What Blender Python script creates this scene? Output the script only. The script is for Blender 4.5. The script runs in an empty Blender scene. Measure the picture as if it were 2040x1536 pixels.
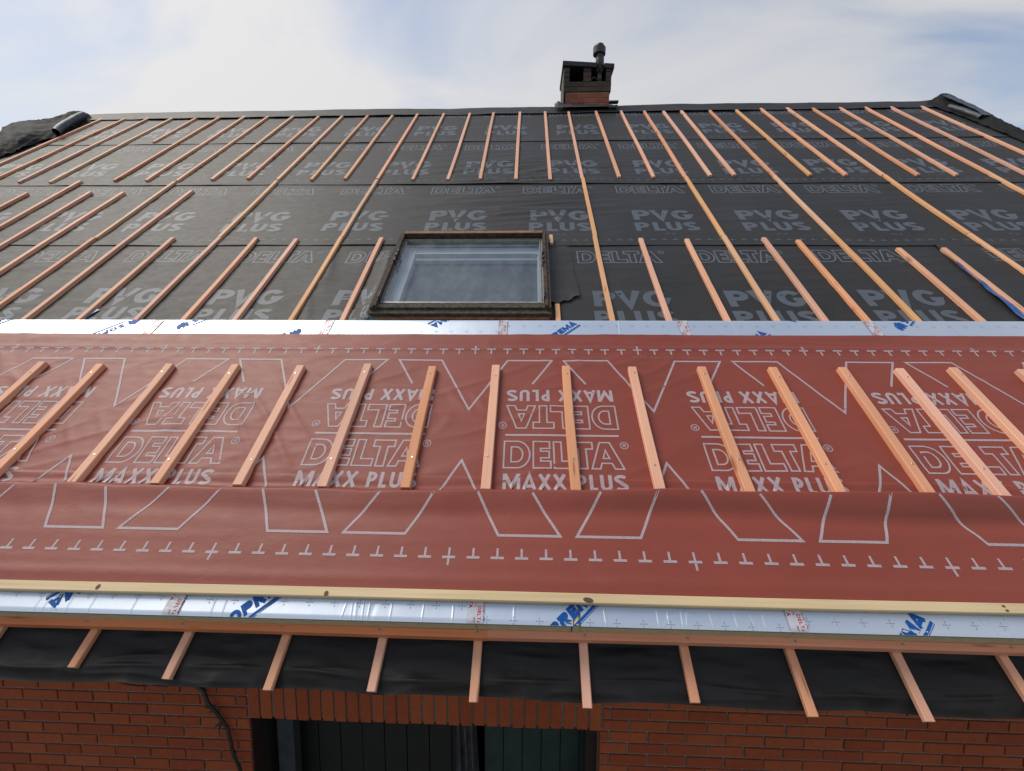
import bpy, math, random
import numpy as np
from mathutils import Matrix, Vector

random.seed(7)
S = bpy.context.scene
COL = S.collection

# ------------------------------------------------------------------ camera, sky, sun, exposure
H = 4.60                                   # eye height above the ground (m)
PITCH = math.radians(40.0)                 # roof pitch
CP, SP = math.cos(PITCH), math.sin(PITCH)
DCAM = 1.95653                             # eye to rafter plane, square to the roof
# roof directions seen from the camera (x right, y down, z forward)
Uc = np.array([0.9993234, 0.00713328, -0.03608115])
Vc = np.array([0.03014285, -0.7209627, 0.69231799])
Nc = np.array([-0.02107466, -0.69293716, -0.72068992])
Zc = Vc*SP + Nc*CP
Yc = Vc*CP - Nc*SP
cam = bpy.data.cameras.new("camera")
camo = bpy.data.objects.new("camera", cam); COL.objects.link(camo)
rot = Matrix(((Uc[0], -Uc[1], -Uc[2]), (Yc[0], -Yc[1], -Yc[2]), (Zc[0], -Zc[1], -Zc[2])))
camo.matrix_world = Matrix.Translation((0, 0, H)) @ rot.to_4x4()
cam.sensor_width = 36.0
cam.lens = 36.0*870.0/2040.0
cam.clip_start = 0.05; cam.clip_end = 2000
S.camera = camo

SUN_EL, SUN_AZ = math.radians(56), math.radians(-82)      # azimuth from +Y towards +X
sdir = Vector((math.sin(SUN_AZ)*math.cos(SUN_EL), math.cos(SUN_AZ)*math.cos(SUN_EL), math.sin(SUN_EL)))
W = bpy.data.worlds.new("World"); S.world = W; W.use_nodes = True
nt = W.node_tree; nt.nodes.clear()
def wn(t, **kw):
    n = nt.nodes.new(t)
    for k, v in kw.items(): setattr(n, k, v)
    return n
def wl(a, b): nt.links.new(a, b)
def wmath(op, a, b=None, clamp=False):
    n = wn('ShaderNodeMath', operation=op, use_clamp=clamp)
    for i, x in enumerate((a, b)):
        if x is None: continue
        if isinstance(x, (int, float)): n.inputs[i].default_value = x
        else: wl(x, n.inputs[i])
    return n.outputs[0]
out = wn('ShaderNodeOutputWorld'); bg = wn('ShaderNodeBackground'); wl(bg.outputs[0], out.inputs[0])
bg.inputs['Strength'].default_value = 0.1
sky = wn('ShaderNodeTexSky', sky_type='NISHITA', sun_disc=False)
sky.sun_elevation = SUN_EL; sky.sun_rotation = SUN_AZ; sky.air_density = 1.2; sky.dust_density = 0.6
tc = wn('ShaderNodeTexCoord')
sep = wn('ShaderNodeSeparateXYZ'); wl(tc.outputs['Generated'], sep.inputs[0])
zz = wmath('ADD', wmath('MAXIMUM', sep.outputs[2], 0.0), 0.22)
comb = wn('ShaderNodeCombineXYZ')
wl(wmath('DIVIDE', sep.outputs[0], zz), comb.inputs[0]); wl(wmath('DIVIDE', sep.outputs[1], zz), comb.inputs[1])
def wnoise(scale, detail, rough, off, dist=0.0):
    m = wn('ShaderNodeMapping'); wl(comb.outputs[0], m.inputs[0]); m.inputs['Location'].default_value = off
    m.inputs['Rotation'].default_value = (0, 0, -0.5); m.inputs['Scale'].default_value = (0.8, 2.0, 1)
    n = wn('ShaderNodeTexNoise'); wl(m.outputs[0], n.inputs['Vector'])
    n.inputs['Scale'].default_value = scale; n.inputs['Detail'].default_value = detail
    n.inputs['Roughness'].default_value = rough; n.inputs['Distortion'].default_value = dist
    return n.outputs['Fac']
c1 = wnoise(1.0, 8, 0.50, (3.1, 1.7, 0), 0.9)
c2 = wnoise(0.35, 3, 0.5, (8.3, 4.2, 0))
cl = wmath('ADD', wmath('MULTIPLY', c1, 0.75), wmath('MULTIPLY', c2, 0.5))
mr = wn('ShaderNodeMapRange', interpolation_type='SMOOTHSTEP'); wl(cl, mr.inputs[0])
mr.inputs[1].default_value = 0.46; mr.inputs[2].default_value = 0.74
mask = wmath('MAXIMUM', wmath('MULTIPLY', mr.outputs[0], 0.9), 0.12)
dot = wn('ShaderNodeVectorMath', operation='DOT_PRODUCT'); wl(tc.outputs['Generated'], dot.inputs[0]); dot.inputs[1].default_value = (-0.62, 0.42, 0.66)
glow = wmath('POWER', wmath('MAXIMUM', dot.outputs['Value'], 0.0), 3.0)
# bright thin cloud round the veiled sun, greyer away from it
lum = wmath('ADD', 6.7, wmath('MULTIPLY', glow, 1.8))
gap = wn('ShaderNodeMapRange', interpolation_type='SMOOTHSTEP'); wl(sep.outputs[2], gap.inputs[0])
gap.inputs[1].default_value = 0.72; gap.inputs[2].default_value = 0.97; gap.inputs[3].default_value = 1.0; gap.inputs[4].default_value = 0.1
mask = wmath('MULTIPLY', mask, gap.outputs[0])
mask2 = wmath('MINIMUM', wmath('ADD', mask, wmath('MULTIPLY', glow, 0.36)), 1.0)
ccol = wn('ShaderNodeVectorMath', operation='SCALE'); ccol.inputs[0].default_value = (0.99, 0.985, 1.0); wl(lum, ccol.inputs['Scale'])
scl = wn('ShaderNodeVectorMath', operation='MULTIPLY'); wl(sky.outputs[0], scl.inputs[0]); scl.inputs[1].default_value = (1.36, 1.40, 1.44)
mix = wn('ShaderNodeMix', data_type='RGBA'); wl(mask2, mix.inputs['Factor']); wl(scl.outputs[0], mix.inputs[6]); wl(ccol.outputs[0], mix.inputs[7])
wl(mix.outputs[2], bg.inputs['Color'])

sun = bpy.data.lights.new("sun", 'SUN'); sun.energy = 2.5; sun.angle = math.radians(34); sun.color = (1.0, 0.92, 0.80)
suno = bpy.data.objects.new("sun", sun); COL.objects.link(suno)
suno.rotation_euler = sdir.to_track_quat('Z', 'Y').to_euler(); suno.location = (-10, 10, 30)
vs = S.view_settings
vs.view_transform = 'Standard'; vs.look = 'None'; vs.exposure = 0.0; vs.gamma = 1.0

# ------------------------------------------------------------------ helpers
def R(u, v, n):
    """roof coordinates (along the eave, up the slope, out of the roof) to world; arrays allowed"""
    return (u, DCAM*SP + v*CP - n*SP, H - DCAM*CP + v*SP + n*CP)

def vn(x, y, s=0):
    x = np.asarray(x, float); y = np.asarray(y, float)
    ix = np.floor(x); iy = np.floor(y); fx = x-ix; fy = y-iy
    fx = fx*fx*(3-2*fx); fy = fy*fy*(3-2*fy)
    def h(a, b):
        t = np.sin(a*127.1 + b*311.7 + s*74.7)*43758.5453
        return t - np.floor(t)
    return (h(ix, iy)*(1-fx)+h(ix+1, iy)*fx)*(1-fy) + (h(ix, iy+1)*(1-fx)+h(ix+1, iy+1)*fx)*fy
def fbm(x, y, s=0): return (vn(x, y, s)*0.55 + vn(x*2.1, y*2.1, s+3)*0.3 + vn(x*4.3, y*4.3, s+7)*0.15)
def ridged(x, y, s=0, p=4): return (1-np.abs(2*vn(x, y, s)-1))**p
def sstep(a, b, x):
    t = np.clip((np.asarray(x, float)-a)/(b-a), 0, 1); return t*t*(3-2*t)

WL = {}                                           # world location of every object built here
def tag(o, label=None, cat=None, group=None, kind=None):
    if label: o['label'] = label
    if cat: o['category'] = cat
    if group: o['group'] = group
    if kind: o['kind'] = kind
    return o
def empty(name, loc, label, cat, group=None):
    o = bpy.data.objects.new(name, None); COL.objects.link(o); o.location = loc; WL[o.name] = Vector(loc)
    o.empty_display_size = 0.1
    return tag(o, label, cat, group)

class MB:
    def __init__(self): self.v = []; self.f = []; self.m = []
    def add(self, pts, faces, mat=0):
        b = len(self.v); self.v.extend([tuple(map(float, p)) for p in pts])
        for f in faces: self.f.append(tuple(b+i for i in f)); self.m.append(mat)
    def poly(self, pts, mat=0): self.add(pts, [tuple(range(len(pts)))], mat)
    def grid(self, X, Y, Z, mat=0, keep=None, flip=False):
        r, c = X.shape; b = len(self.v)
        self.v.extend(map(tuple, np.stack([X, Y, Z], -1).reshape(-1, 3).tolist()))
        i, j = np.meshgrid(np.arange(r-1), np.arange(c-1), indexing='ij')
        q = np.stack([b+i*c+j, b+i*c+j+1, b+(i+1)*c+j+1, b+(i+1)*c+j], -1)
        q = q[keep] if keep is not None else q.reshape(-1, 4)
        if flip: q = q[:, ::-1]
        self.f.extend(map(tuple, q.tolist())); self.m.extend([mat]*len(q))
    def box(self, x0, x1, y0, y1, z0, z1, mat=0, fn=None, skip=()):
        p = [(x, y, z) for x in (x0, x1) for y in (y0, y1) for z in (z0, z1)]
        if fn: p = [fn(*q) for q in p]
        F = {'x0': (0, 1, 3, 2), 'x1': (4, 6, 7, 5), 'y0': (0, 4, 5, 1), 'y1': (2, 3, 7, 6), 'z0': (0, 2, 6, 4), 'z1': (1, 5, 7, 3)}
        self.add(p, [F[k] for k in F if k not in skip], mat)
    def tube(self, pts, rad, seg=10, mat=0, caps=True):
        pts = [Vector(p) for p in pts]; rings = []
        rads = rad if hasattr(rad, '__len__') else [rad]*len(pts)
        b = len(self.v); up = None
        for i, p in enumerate(pts):
            d = (pts[min(i+1, len(pts)-1)]-pts[max(i-1, 0)]).normalized()
            a = d.orthogonal().normalized() if up is None else (up - d*up.dot(d)).normalized()
            up = a; c = d.cross(a)
            for k in range(seg):
                t = 2*math.pi*k/seg
                self.v.append(tuple(p + (a*math.cos(t)+c*math.sin(t))*rads[i]))
        for i in range(len(pts)-1):
            for k in range(seg):
                self.f.append((b+i*seg+k, b+i*seg+(k+1) % seg, b+(i+1)*seg+(k+1) % seg, b+(i+1)*seg+k)); self.m.append(mat)
        if caps:
            self.f.append(tuple(b+k for k in range(seg))[::-1]); self.m.append(mat)
            self.f.append(tuple(b+(len(pts)-1)*seg+k for k in range(seg))); self.m.append(mat)
    def build(self, name, mats, parent=None, smooth=False, origin=None):
        me = bpy.data.meshes.new(name)
        V = np.array(self.v, float)
        if parent is not None: o0 = WL[parent.name]
        elif origin is not None: o0 = Vector(origin)
        else:
            lo, hi = V.min(0), V.max(0); o0 = Vector(((lo[0]+hi[0])/2, (lo[1]+hi[1])/2, lo[2]))
        V = V - np.array(o0)
        me.from_pydata(V.tolist(), [], self.f)
        if not isinstance(mats, (list, tuple)): mats = [mats]
        for m in mats: me.materials.append(m)
        me.polygons.foreach_set('material_index', self.m)
        me.polygons.foreach_set('use_smooth', [smooth]*len(self.f) if not isinstance(smooth, str) else [k == 0 for k in self.m])
        me.update()
        o = bpy.data.objects.new(name, me); COL.objects.link(o)
        if parent is not None: o.parent = parent
        else: o.location = o0
        WL[o.name] = o0
        return o

# ------------------------------------------------------------------ materials
def mat(name):
    m = bpy.data.materials.new(name); m.use_nodes = True
    t = m.node_tree; b = t.nodes['Principled BSDF']
    return m, t, b
def N(t, typ, **kw):
    n = t.nodes.new(typ)
    for k, v in kw.items():
        if k in n.inputs: n.inputs[k].default_value = v
        else: setattr(n, k, v)
    return n
def ramp(t, fac, stops):
    r = t.nodes.new('ShaderNodeValToRGB'); e = r.color_ramp.elements
    while len(e) < len(stops): e.new(0.5)
    for el, (p, c) in zip(e, stops): el.position = p; el.color = (*c, 1)
    t.links.new(fac, r.inputs[0]); return r.outputs[0]
def mapped(t, scale, coord='Object', rnd=False):
    tcn = t.nodes.new('ShaderNodeTexCoord'); mp = t.nodes.new('ShaderNodeMapping')
    mp.inputs['Scale'].default_value = scale
    t.links.new(tcn.outputs[coord], mp.inputs[0])
    if rnd:
        oi = t.nodes.new('ShaderNodeObjectInfo'); sc = N(t, 'ShaderNodeVectorMath', operation='SCALE'); sc.inputs[0].default_value = (37, 53, 71)
        t.links.new(oi.outputs['Random'], sc.inputs['Scale']); t.links.new(sc.outputs[0], mp.inputs['Location'])
    return mp.outputs[0]
def mixc(t, fac, a, b, blend='MIX'):
    m = N(t, 'ShaderNodeMix', data_type='RGBA', blend_type=blend)
    for s, x in ((0, fac), (6, a), (7, b)):
        if isinstance(x, tuple): m.inputs[s].default_value = (*x, 1)
        elif isinstance(x, (int, float)): m.inputs[s].default_value = x
        else: t.links.new(x, m.inputs[s])
    return m.outputs[2]
def bump(t, b, h, strength, dist):
    n = N(t, 'ShaderNodeBump'); n.inputs['Strength'].default_value = strength; n.inputs['Distance'].default_value = dist
    t.links.new(h, n.inputs['Height']); t.links.new(n.outputs[0], b.inputs['Normal'])

def membrane(name, col, col2, rough, spec=0.5, bs=0.3, dust=0.05):
    m, t, b = mat(name)
    n1 = N(t, 'ShaderNodeTexNoise', Scale=1.3, Detail=6.0, Roughness=0.6); t.links.new(mapped(t, (1, 1, 1)), n1.inputs['Vector'])
    n2 = N(t, 'ShaderNodeTexNoise', Scale=900.0, Detail=2.0); t.links.new(mapped(t, (1, 1, 1)), n2.inputs['Vector'])
    n3 = N(t, 'ShaderNodeTexNoise', Scale=11.0, Detail=5.0, Roughness=0.65); t.links.new(mapped(t, (1, 2.2, 2.2)), n3.inputs['Vector'])
    base = ramp(t, n1.outputs[0], [(0.3, col), (0.7, col2)])
    n4 = N(t, 'ShaderNodeTexNoise', Scale=3.1, Detail=9.0, Roughness=0.72, Distortion=0.6); t.links.new(mapped(t, (1, 1.4, 1.4)), n4.inputs['Vector'])
    dm = N(t, 'ShaderNodeMapRange', interpolation_type='SMOOTHSTEP'); dm.inputs[1].default_value = 0.54; dm.inputs[2].default_value = 0.78; dm.inputs[4].default_value = dust
    t.links.new(n4.outputs[0], dm.inputs[0])
    t.links.new(mixc(t, dm.outputs[0], base, (0.36, 0.30, 0.26)), b.inputs['Base Color'])
    rr = N(t, 'ShaderNodeMapRange'); rr.inputs[3].default_value = rough-0.07; rr.inputs[4].default_value = rough+0.1
    t.links.new(n3.outputs[0], rr.inputs[0]); t.links.new(rr.outputs[0], b.inputs['Roughness'])
    b.inputs['Specular IOR Level'].default_value = spec
    h = N(t, 'ShaderNodeMath', operation='ADD'); hm = N(t, 'ShaderNodeMath', operation='MULTIPLY'); hm.inputs[1].default_value = 0.02
    t.links.new(n2.outputs[0], hm.inputs[0]); t.links.new(hm.outputs[0], h.inputs[0]); t.links.new(n3.outputs[0], h.inputs[1])
    bump(t, b, h.outputs[0], bs, 0.012)
    return m
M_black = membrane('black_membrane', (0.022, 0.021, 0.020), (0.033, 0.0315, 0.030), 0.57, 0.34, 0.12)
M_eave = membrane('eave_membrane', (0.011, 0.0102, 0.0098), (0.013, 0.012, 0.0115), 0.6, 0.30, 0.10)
M_flap = membrane('flap_membrane', (0.008, 0.008, 0.0082), (0.013, 0.013, 0.0135), 0.75, 0.3, 0.15)
M_red = membrane('red_membrane', (0.215, 0.039, 0.0205), (0.25, 0.047, 0.026), 0.53, 0.5, 0.12)
def ink(name, col, wear, rough=0.55, spec=0.45):
    m, t, b = mat(name)
    n = N(t, 'ShaderNodeTexNoise', Scale=160.0, Detail=3.0); t.links.new(mapped(t, (1, 1, 1)), n.inputs['Vector'])
    t.links.new(ramp(t, n.outputs[0], [(0.34, tuple(c*wear for c in col)), (0.5, col)]), b.inputs['Base Color'])
    b.inputs['Roughness'].default_value = rough; b.inputs['Specular IOR Level'].default_value = spec; return m
M_pgrey = ink('grey_print', (0.086, 0.102, 0.122), 0.85)
M_pgrey2 = ink('thin_grey_print', (0.118, 0.131, 0.150), 0.85)
M_ppink = ink('pale_print', (0.42, 0.33, 0.34), 0.75)
M_blue = ink('blue_print', (0.006, 0.085, 0.33), 0.85, 0.55, 0.2)
M_redink = ink('red_print', (0.42, 0.03, 0.035), 0.8, 0.45)
M_tick = ink('grey_tick', (0.16, 0.19, 0.25), 0.8, 0.4)

def wood(name, a, b_, c, knot=0.6):
    m, t, b = mat(name)
    oi = t.nodes.new('ShaderNodeObjectInfo')
    n1 = N(t, 'ShaderNodeTexNoise', Scale=1.0, Detail=5.0, Roughness=0.6, Distortion=0.4); t.links.new(mapped(t, (1.6, 70, 50), rnd=True), n1.inputs['Vector'])
    n2 = N(t, 'ShaderNodeTexNoise', Scale=1.0, Detail=3.0); t.links.new(mapped(t, (1.1, 6, 6), rnd=True), n2.inputs['Vector'])
    col = ramp(t, n1.outputs[0], [(0.25, c), (0.5, a), (0.75, b_)])
    col = mixc(t, 0.5, col, ramp(t, n2.outputs[0], [(0.3, tuple(x*0.82 for x in a)), (0.7, tuple(min(1, x*1.12) for x in b_))]))
    vo = N(t, 'ShaderNodeTexVoronoi', Scale=1.0); t.links.new(mapped(t, (3.1, 26, 4), rnd=True), vo.inputs['Vector'])
    kn = N(t, 'ShaderNodeMapRange', interpolation_type='SMOOTHSTEP'); kn.inputs[1].default_value = 0.07; kn.inputs[2].default_value = 0.2
    kn.inputs[3].default_value = knot; kn.inputs[4].default_value = 0.0
    t.links.new(vo.outputs['Distance'], kn.inputs[0])
    kd = N(t, 'ShaderNodeMath', operation='GREATER_THAN'); kd.inputs[1].default_value = 0.5
    sp = N(t, 'ShaderNodeSeparateColor'); t.links.new(vo.outputs['Color'], sp.inputs[0]); t.links.new(sp.outputs[0], kd.inputs[0])
    kk = N(t, 'ShaderNodeMath', operation='MULTIPLY'); t.links.new(kn.outputs[0], kk.inputs[0]); t.links.new(kd.outputs[0], kk.inputs[1])
    col = mixc(t, kk.outputs[0], col, (0.2, 0.06, 0.03))
    # each stick has its own tone
    hv = N(t, 'ShaderNodeHueSaturation')
    for nm, lo, hi, k in (('Value', 0.9, 1.08, 1.0), ('Hue', 0.4965, 0.502, 7.3), ('Saturation', 0.86, 1.1, 3.7)):
        mm = N(t, 'ShaderNodeMath', operation='MULTIPLY'); mm.inputs[1].default_value = k; t.links.new(oi.outputs['Random'], mm.inputs[0])
        fr = N(t, 'ShaderNodeMath', operation='FRACT'); t.links.new(mm.outputs[0], fr.inputs[0])
        mr_ = N(t, 'ShaderNodeMapRange'); mr_.inputs[3].default_value = lo; mr_.inputs[4].default_value = hi
        t.links.new(fr.outputs[0], mr_.inputs[0]); t.links.new(mr_.outputs[0], hv.inputs[nm])
    t.links.new(col, hv.inputs['Color']); t.links.new(hv.outputs[0], b.inputs['Base Color'])
    b.inputs['Roughness'].default_value = 0.62; b.inputs['Specular IOR Level'].default_value = 0.4
    bump(t, b, n1.outputs[0], 0.25, 0.002)
    return m
M_fir = wood('fir_timber', (0.72, 0.352, 0.205), (0.77, 0.40, 0.245), (0.62, 0.27, 0.145))
M_firpink = wood('pink_fir_timber', (0.70, 0.335, 0.19), (0.75, 0.38, 0.225), (0.58, 0.24, 0.125))
M_gold = wood('golden_timber', (0.69, 0.375, 0.195), (0.75, 0.43, 0.235), (0.59, 0.285, 0.13))
M_orange = wood('orange_timber', (0.70, 0.255, 0.125), (0.77, 0.30, 0.15), (0.57, 0.18, 0.08), 0.55)
M_pine = wood('pine_timber', (0.62, 0.45, 0.21), (0.70, 0.54, 0.28), (0.43, 0.28, 0.10), 0.0)
def plain(name, col, rough=0.6, metal=0.0, nscale=12, var=0.25, bmp=0.0):
    m, t, b = mat(name)
    n = N(t, 'ShaderNodeTexNoise', Scale=float(nscale), Detail=5.0, Roughness=0.65); t.links.new(mapped(t, (1, 1, 1)), n.inputs['Vector'])
    t.links.new(ramp(t, n.outputs[0], [(0.3, tuple(c*(1-var) for c in col)), (0.7, tuple(min(1, c*(1+var)) for c in col))]), b.inputs['Base Color'])
    b.inputs['Roughness'].default_value = rough; b.inputs['Metallic'].default_value = metal
    if bmp: bump(t, b, n.outputs[0], 0.5, bmp)
    return m
M_steel = plain('zinc_screw', (0.55, 0.5, 0.42), 0.35, 0.9)
M_foam = plain('foam', (0.50, 0.44, 0.27), 0.85, 0, 40, 0.12, 0.003)
M_foamshade = plain('shaded_foam', (0.30, 0.26, 0.20), 0.8, 0, 30, 0.15, 0.003)  # same foam, darkened for the shade under the foil lip
M_tape = plain('tape', (0.55, 0.55, 0.58), 0.3, 0.1, 30, 0.08)
M_bluestrip = plain('blue_plastic', (0.015, 0.09, 0.30), 0.35, 0, 60, 0.5)
M_deck = plain('roof_boarding', (0.12, 0.09, 0.06), 0.8)
M_mortar = plain('mortar', (0.18, 0.155, 0.125), 0.95, 0, 60, 0.3, 0.004)
M_cmortar = plain('pale_mortar', (0.30, 0.25, 0.19), 0.95)
M_sootm = plain('sooty_mortar', (0.085, 0.075, 0.06), 0.95)
M_ground = plain('yard_gravel', (0.13, 0.12, 0.105), 0.95, 0, 3, 0.35, 0.02)
M_dark = plain('room_darkness', (0.008, 0.008, 0.008), 0.9)
M_lead = plain('lead_flashing', (0.055, 0.06, 0.065), 0.5, 0.2, 20, 0.4, 0.01)
M_slab = plain('sooty_slab', (0.02, 0.021, 0.024), 0.7, 0, 15, 0.4, 0.01)
M_render = plain('cement_render', (0.10, 0.095, 0.08), 0.9, 0, 9, 0.35, 0.01)
M_flue = plain('flue_pipe', (0.055, 0.053, 0.05), 0.45, 0.4, 10, 0.3)
M_cowl = plain('flue_cowl', (0.05, 0.047, 0.05), 0.4, 0.5, 10, 0.3)
M_oldwood = plain('weathered_wood', (0.052, 0.034, 0.022), 0.85, 0, 26, 0.75, 0.006)
M_moss = plain('mossy_wood', (0.055, 0.048, 0.033), 0.9, 0, 34, 0.8, 0.006)
M_reddishwood = plain('bare_wood', (0.24, 0.11, 0.06), 0.75, 0, 18, 0.4, 0.004)
M_alu = plain('grey_sash', (0.30, 0.30, 0.28), 0.4, 0.4, 20, 0.25)
M_white = plain('white_lining', (0.42, 0.45, 0.47), 0.5, 0, 6, 0.06)
M_reflection = plain('grey_reflection', (0.085, 0.092, 0.092), 0.8, 0, 3, 0.35)
M_greenpl = plain('green_plank', (0.010, 0.026, 0.024), 0.6, 0, 7, 0.35, 0.003)
M_blackpl = plain('black_plank', (0.004, 0.005, 0.005), 0.6, 0, 7, 0.35, 0.003)
M_jamb = plain('dark_stained_jamb', (0.018, 0.009, 0.006), 0.7)
M_post = plain('slate_post', (0.022, 0.030, 0.035), 0.7, 0, 14, 0.35)
M_sheet = plain('dusty_plastic', (0.05, 0.05, 0.055), 0.35, 0, 14, 0.5)
M_cable = plain('black_cable', (0.012, 0.011, 0.01), 0.5)
M_roll = plain('roll_membrane', (0.045, 0.06, 0.078), 0.5, 0, 14, 0.5, 0.01)

def brickmat(name, a, b_, soot=0.0):
    m, t, b = mat(name)
    g = t.nodes.new('ShaderNodeNewGeometry')
    n = N(t, 'ShaderNodeTexNoise', Scale=24.0, Detail=6.0, Roughness=0.7); t.links.new(mapped(t, (1, 1, 1)), n.inputs['Vector'])
    n2 = N(t, 'ShaderNodeTexNoise', Scale=0.9, Detail=4.0); t.links.new(mapped(t, (1, 1, 1)), n2.inputs['Vector'])
    col = ramp(t, g.outputs['Random Per Island'], [(0.0, a), (0.5, tuple((x+y)/2 for x, y in zip(a, b_))), (1.0, b_)])
    col = mixc(t, 0.55, col, ramp(t, n.outputs[0], [(0.3, (0.5, 0.5, 0.5)), (0.7, (1, 1, 1))]), 'MULTIPLY')
    col = mixc(t, 0.5, col, ramp(t, n2.outputs[0], [(0.35, (0.7, 0.66, 0.64)), (0.65, (1, 1, 1))]), 'MULTIPLY')
    t.links.new(col, b.inputs['Base Color']); b.inputs['Roughness'].default_value = 0.85
    bump(t, b, n.outputs[0], 0.4, 0.004)
    return m
M_brick = brickmat('red_brick', (0.30, 0.055, 0.012), (0.38, 0.085, 0.022))
M_cbrick = brickmat('chimney_brick', (0.26, 0.07, 0.04), (0.38, 0.115, 0.07))
M_sbrick = brickmat('sooty_brick', (0.045, 0.034, 0.027), (0.10, 0.068, 0.050))

def foilmat():
    m, t, b = mat('white_foil')
    n = N(t, 'ShaderNodeTexNoise', Scale=7.0, Detail=4.0); t.links.new(mapped(t, (3, 1, 1)), n.inputs['Vector'])
    n2 = N(t, 'ShaderNodeTexNoise', Scale=1.5, Detail=4.0); t.links.new(mapped(t, (1, 1, 1)), n2.inputs['Vector'])
    t.links.new(ramp(t, n2.outputs[0], [(0.35, (0.58, 0.64, 0.72)), (0.65, (0.64, 0.70, 0.77))]), b.inputs['Base Color'])
    b.inputs['Metallic'].default_value = 0.66; b.inputs['Roughness'].default_value = 0.40
    bump(t, b, n.outputs[0], 0.15, 0.004)
    return m
M_foil = foilmat()
def glassmat():
    m, t, b = mat('window_glass')
    o = t.nodes['Material Output']
    tr = N(t, 'ShaderNodeBsdfTransparent'); tr.inputs[0].default_value = (0.82, 0.86, 0.86, 1)
    gl = N(t, 'ShaderNodeBsdfGlossy'); gl.inputs[0].default_value = (0.85, 0.9, 0.95, 1); gl.inputs['Roughness'].default_value = 0.05
    fr = N(t, 'ShaderNodeFresnel'); fr.inputs[0].default_value = 1.9
    df = N(t, 'ShaderNodeBsdfDiffuse'); df.inputs[0].default_value = (0.35, 0.37, 0.37, 1)
    n = N(t, 'ShaderNodeTexNoise', Scale=9.0, Detail=6.0, Roughness=0.7); t.links.new(mapped(t, (1, 0.5, 0.5)), n.inputs['Vector'])
    dm = N(t, 'ShaderNodeMapRange'); dm.inputs[1].default_value = 0.42; dm.inputs[2].default_value = 0.75; dm.inputs[3].default_value = 0.0; dm.inputs[4].default_value = 0.22
    t.links.new(n.outputs[0], dm.inputs[0])
    m1 = N(t, 'ShaderNodeMixShader'); m2 = N(t, 'ShaderNodeMixShader')
    t.links.new(dm.outputs[0], m1.inputs[0]); t.links.new(tr.outputs[0], m1.inputs[1]); t.links.new(df.outputs[0], m1.inputs[2])
    ge = t.nodes.new('ShaderNodeNewGeometry'); fm = N(t, 'ShaderNodeMath', operation='SUBTRACT', use_clamp=True)
    t.links.new(fr.outputs[0], fm.inputs[0]); t.links.new(ge.outputs['Backfacing'], fm.inputs[1]); t.links.new(fm.outputs[0], m2.inputs[0]); t.links.new(m1.outputs[0], m2.inputs[1]); t.links.new(gl.outputs[0], m2.inputs[2])
    t.links.new(m2.outputs[0], o.inputs[0])
    return m
M_glass = glassmat()

NW = np.array([0.0, -SP, CP])
def on_grid(us, ts, X, Y, Z, tf):
    """places ink exactly on a sheet's own mesh: tf(u, v) is the sheet's second parameter"""
    G = np.stack([X, Y, Z], -1)
    def fn(u, v, off=0.0):
        u = np.asarray(u, float); t = tf(u, np.asarray(v, float))
        i = np.clip(np.searchsorted(us, u)-1, 0, len(us)-2); j = np.clip(np.searchsorted(ts, t)-1, 0, len(ts)-2)
        a = ((u-us[i])/(us[i+1]-us[i]))[..., None]; b = ((t-ts[j])/(ts[j+1]-ts[j]))[..., None]
        p = G[j, i]*(1-a)*(1-b)+G[j, i+1]*a*(1-b)+G[j+1, i]*(1-a)*b+G[j+1, i+1]*a*b + NW*off
        return p[..., 0], p[..., 1], p[..., 2]
    return fn
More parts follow.
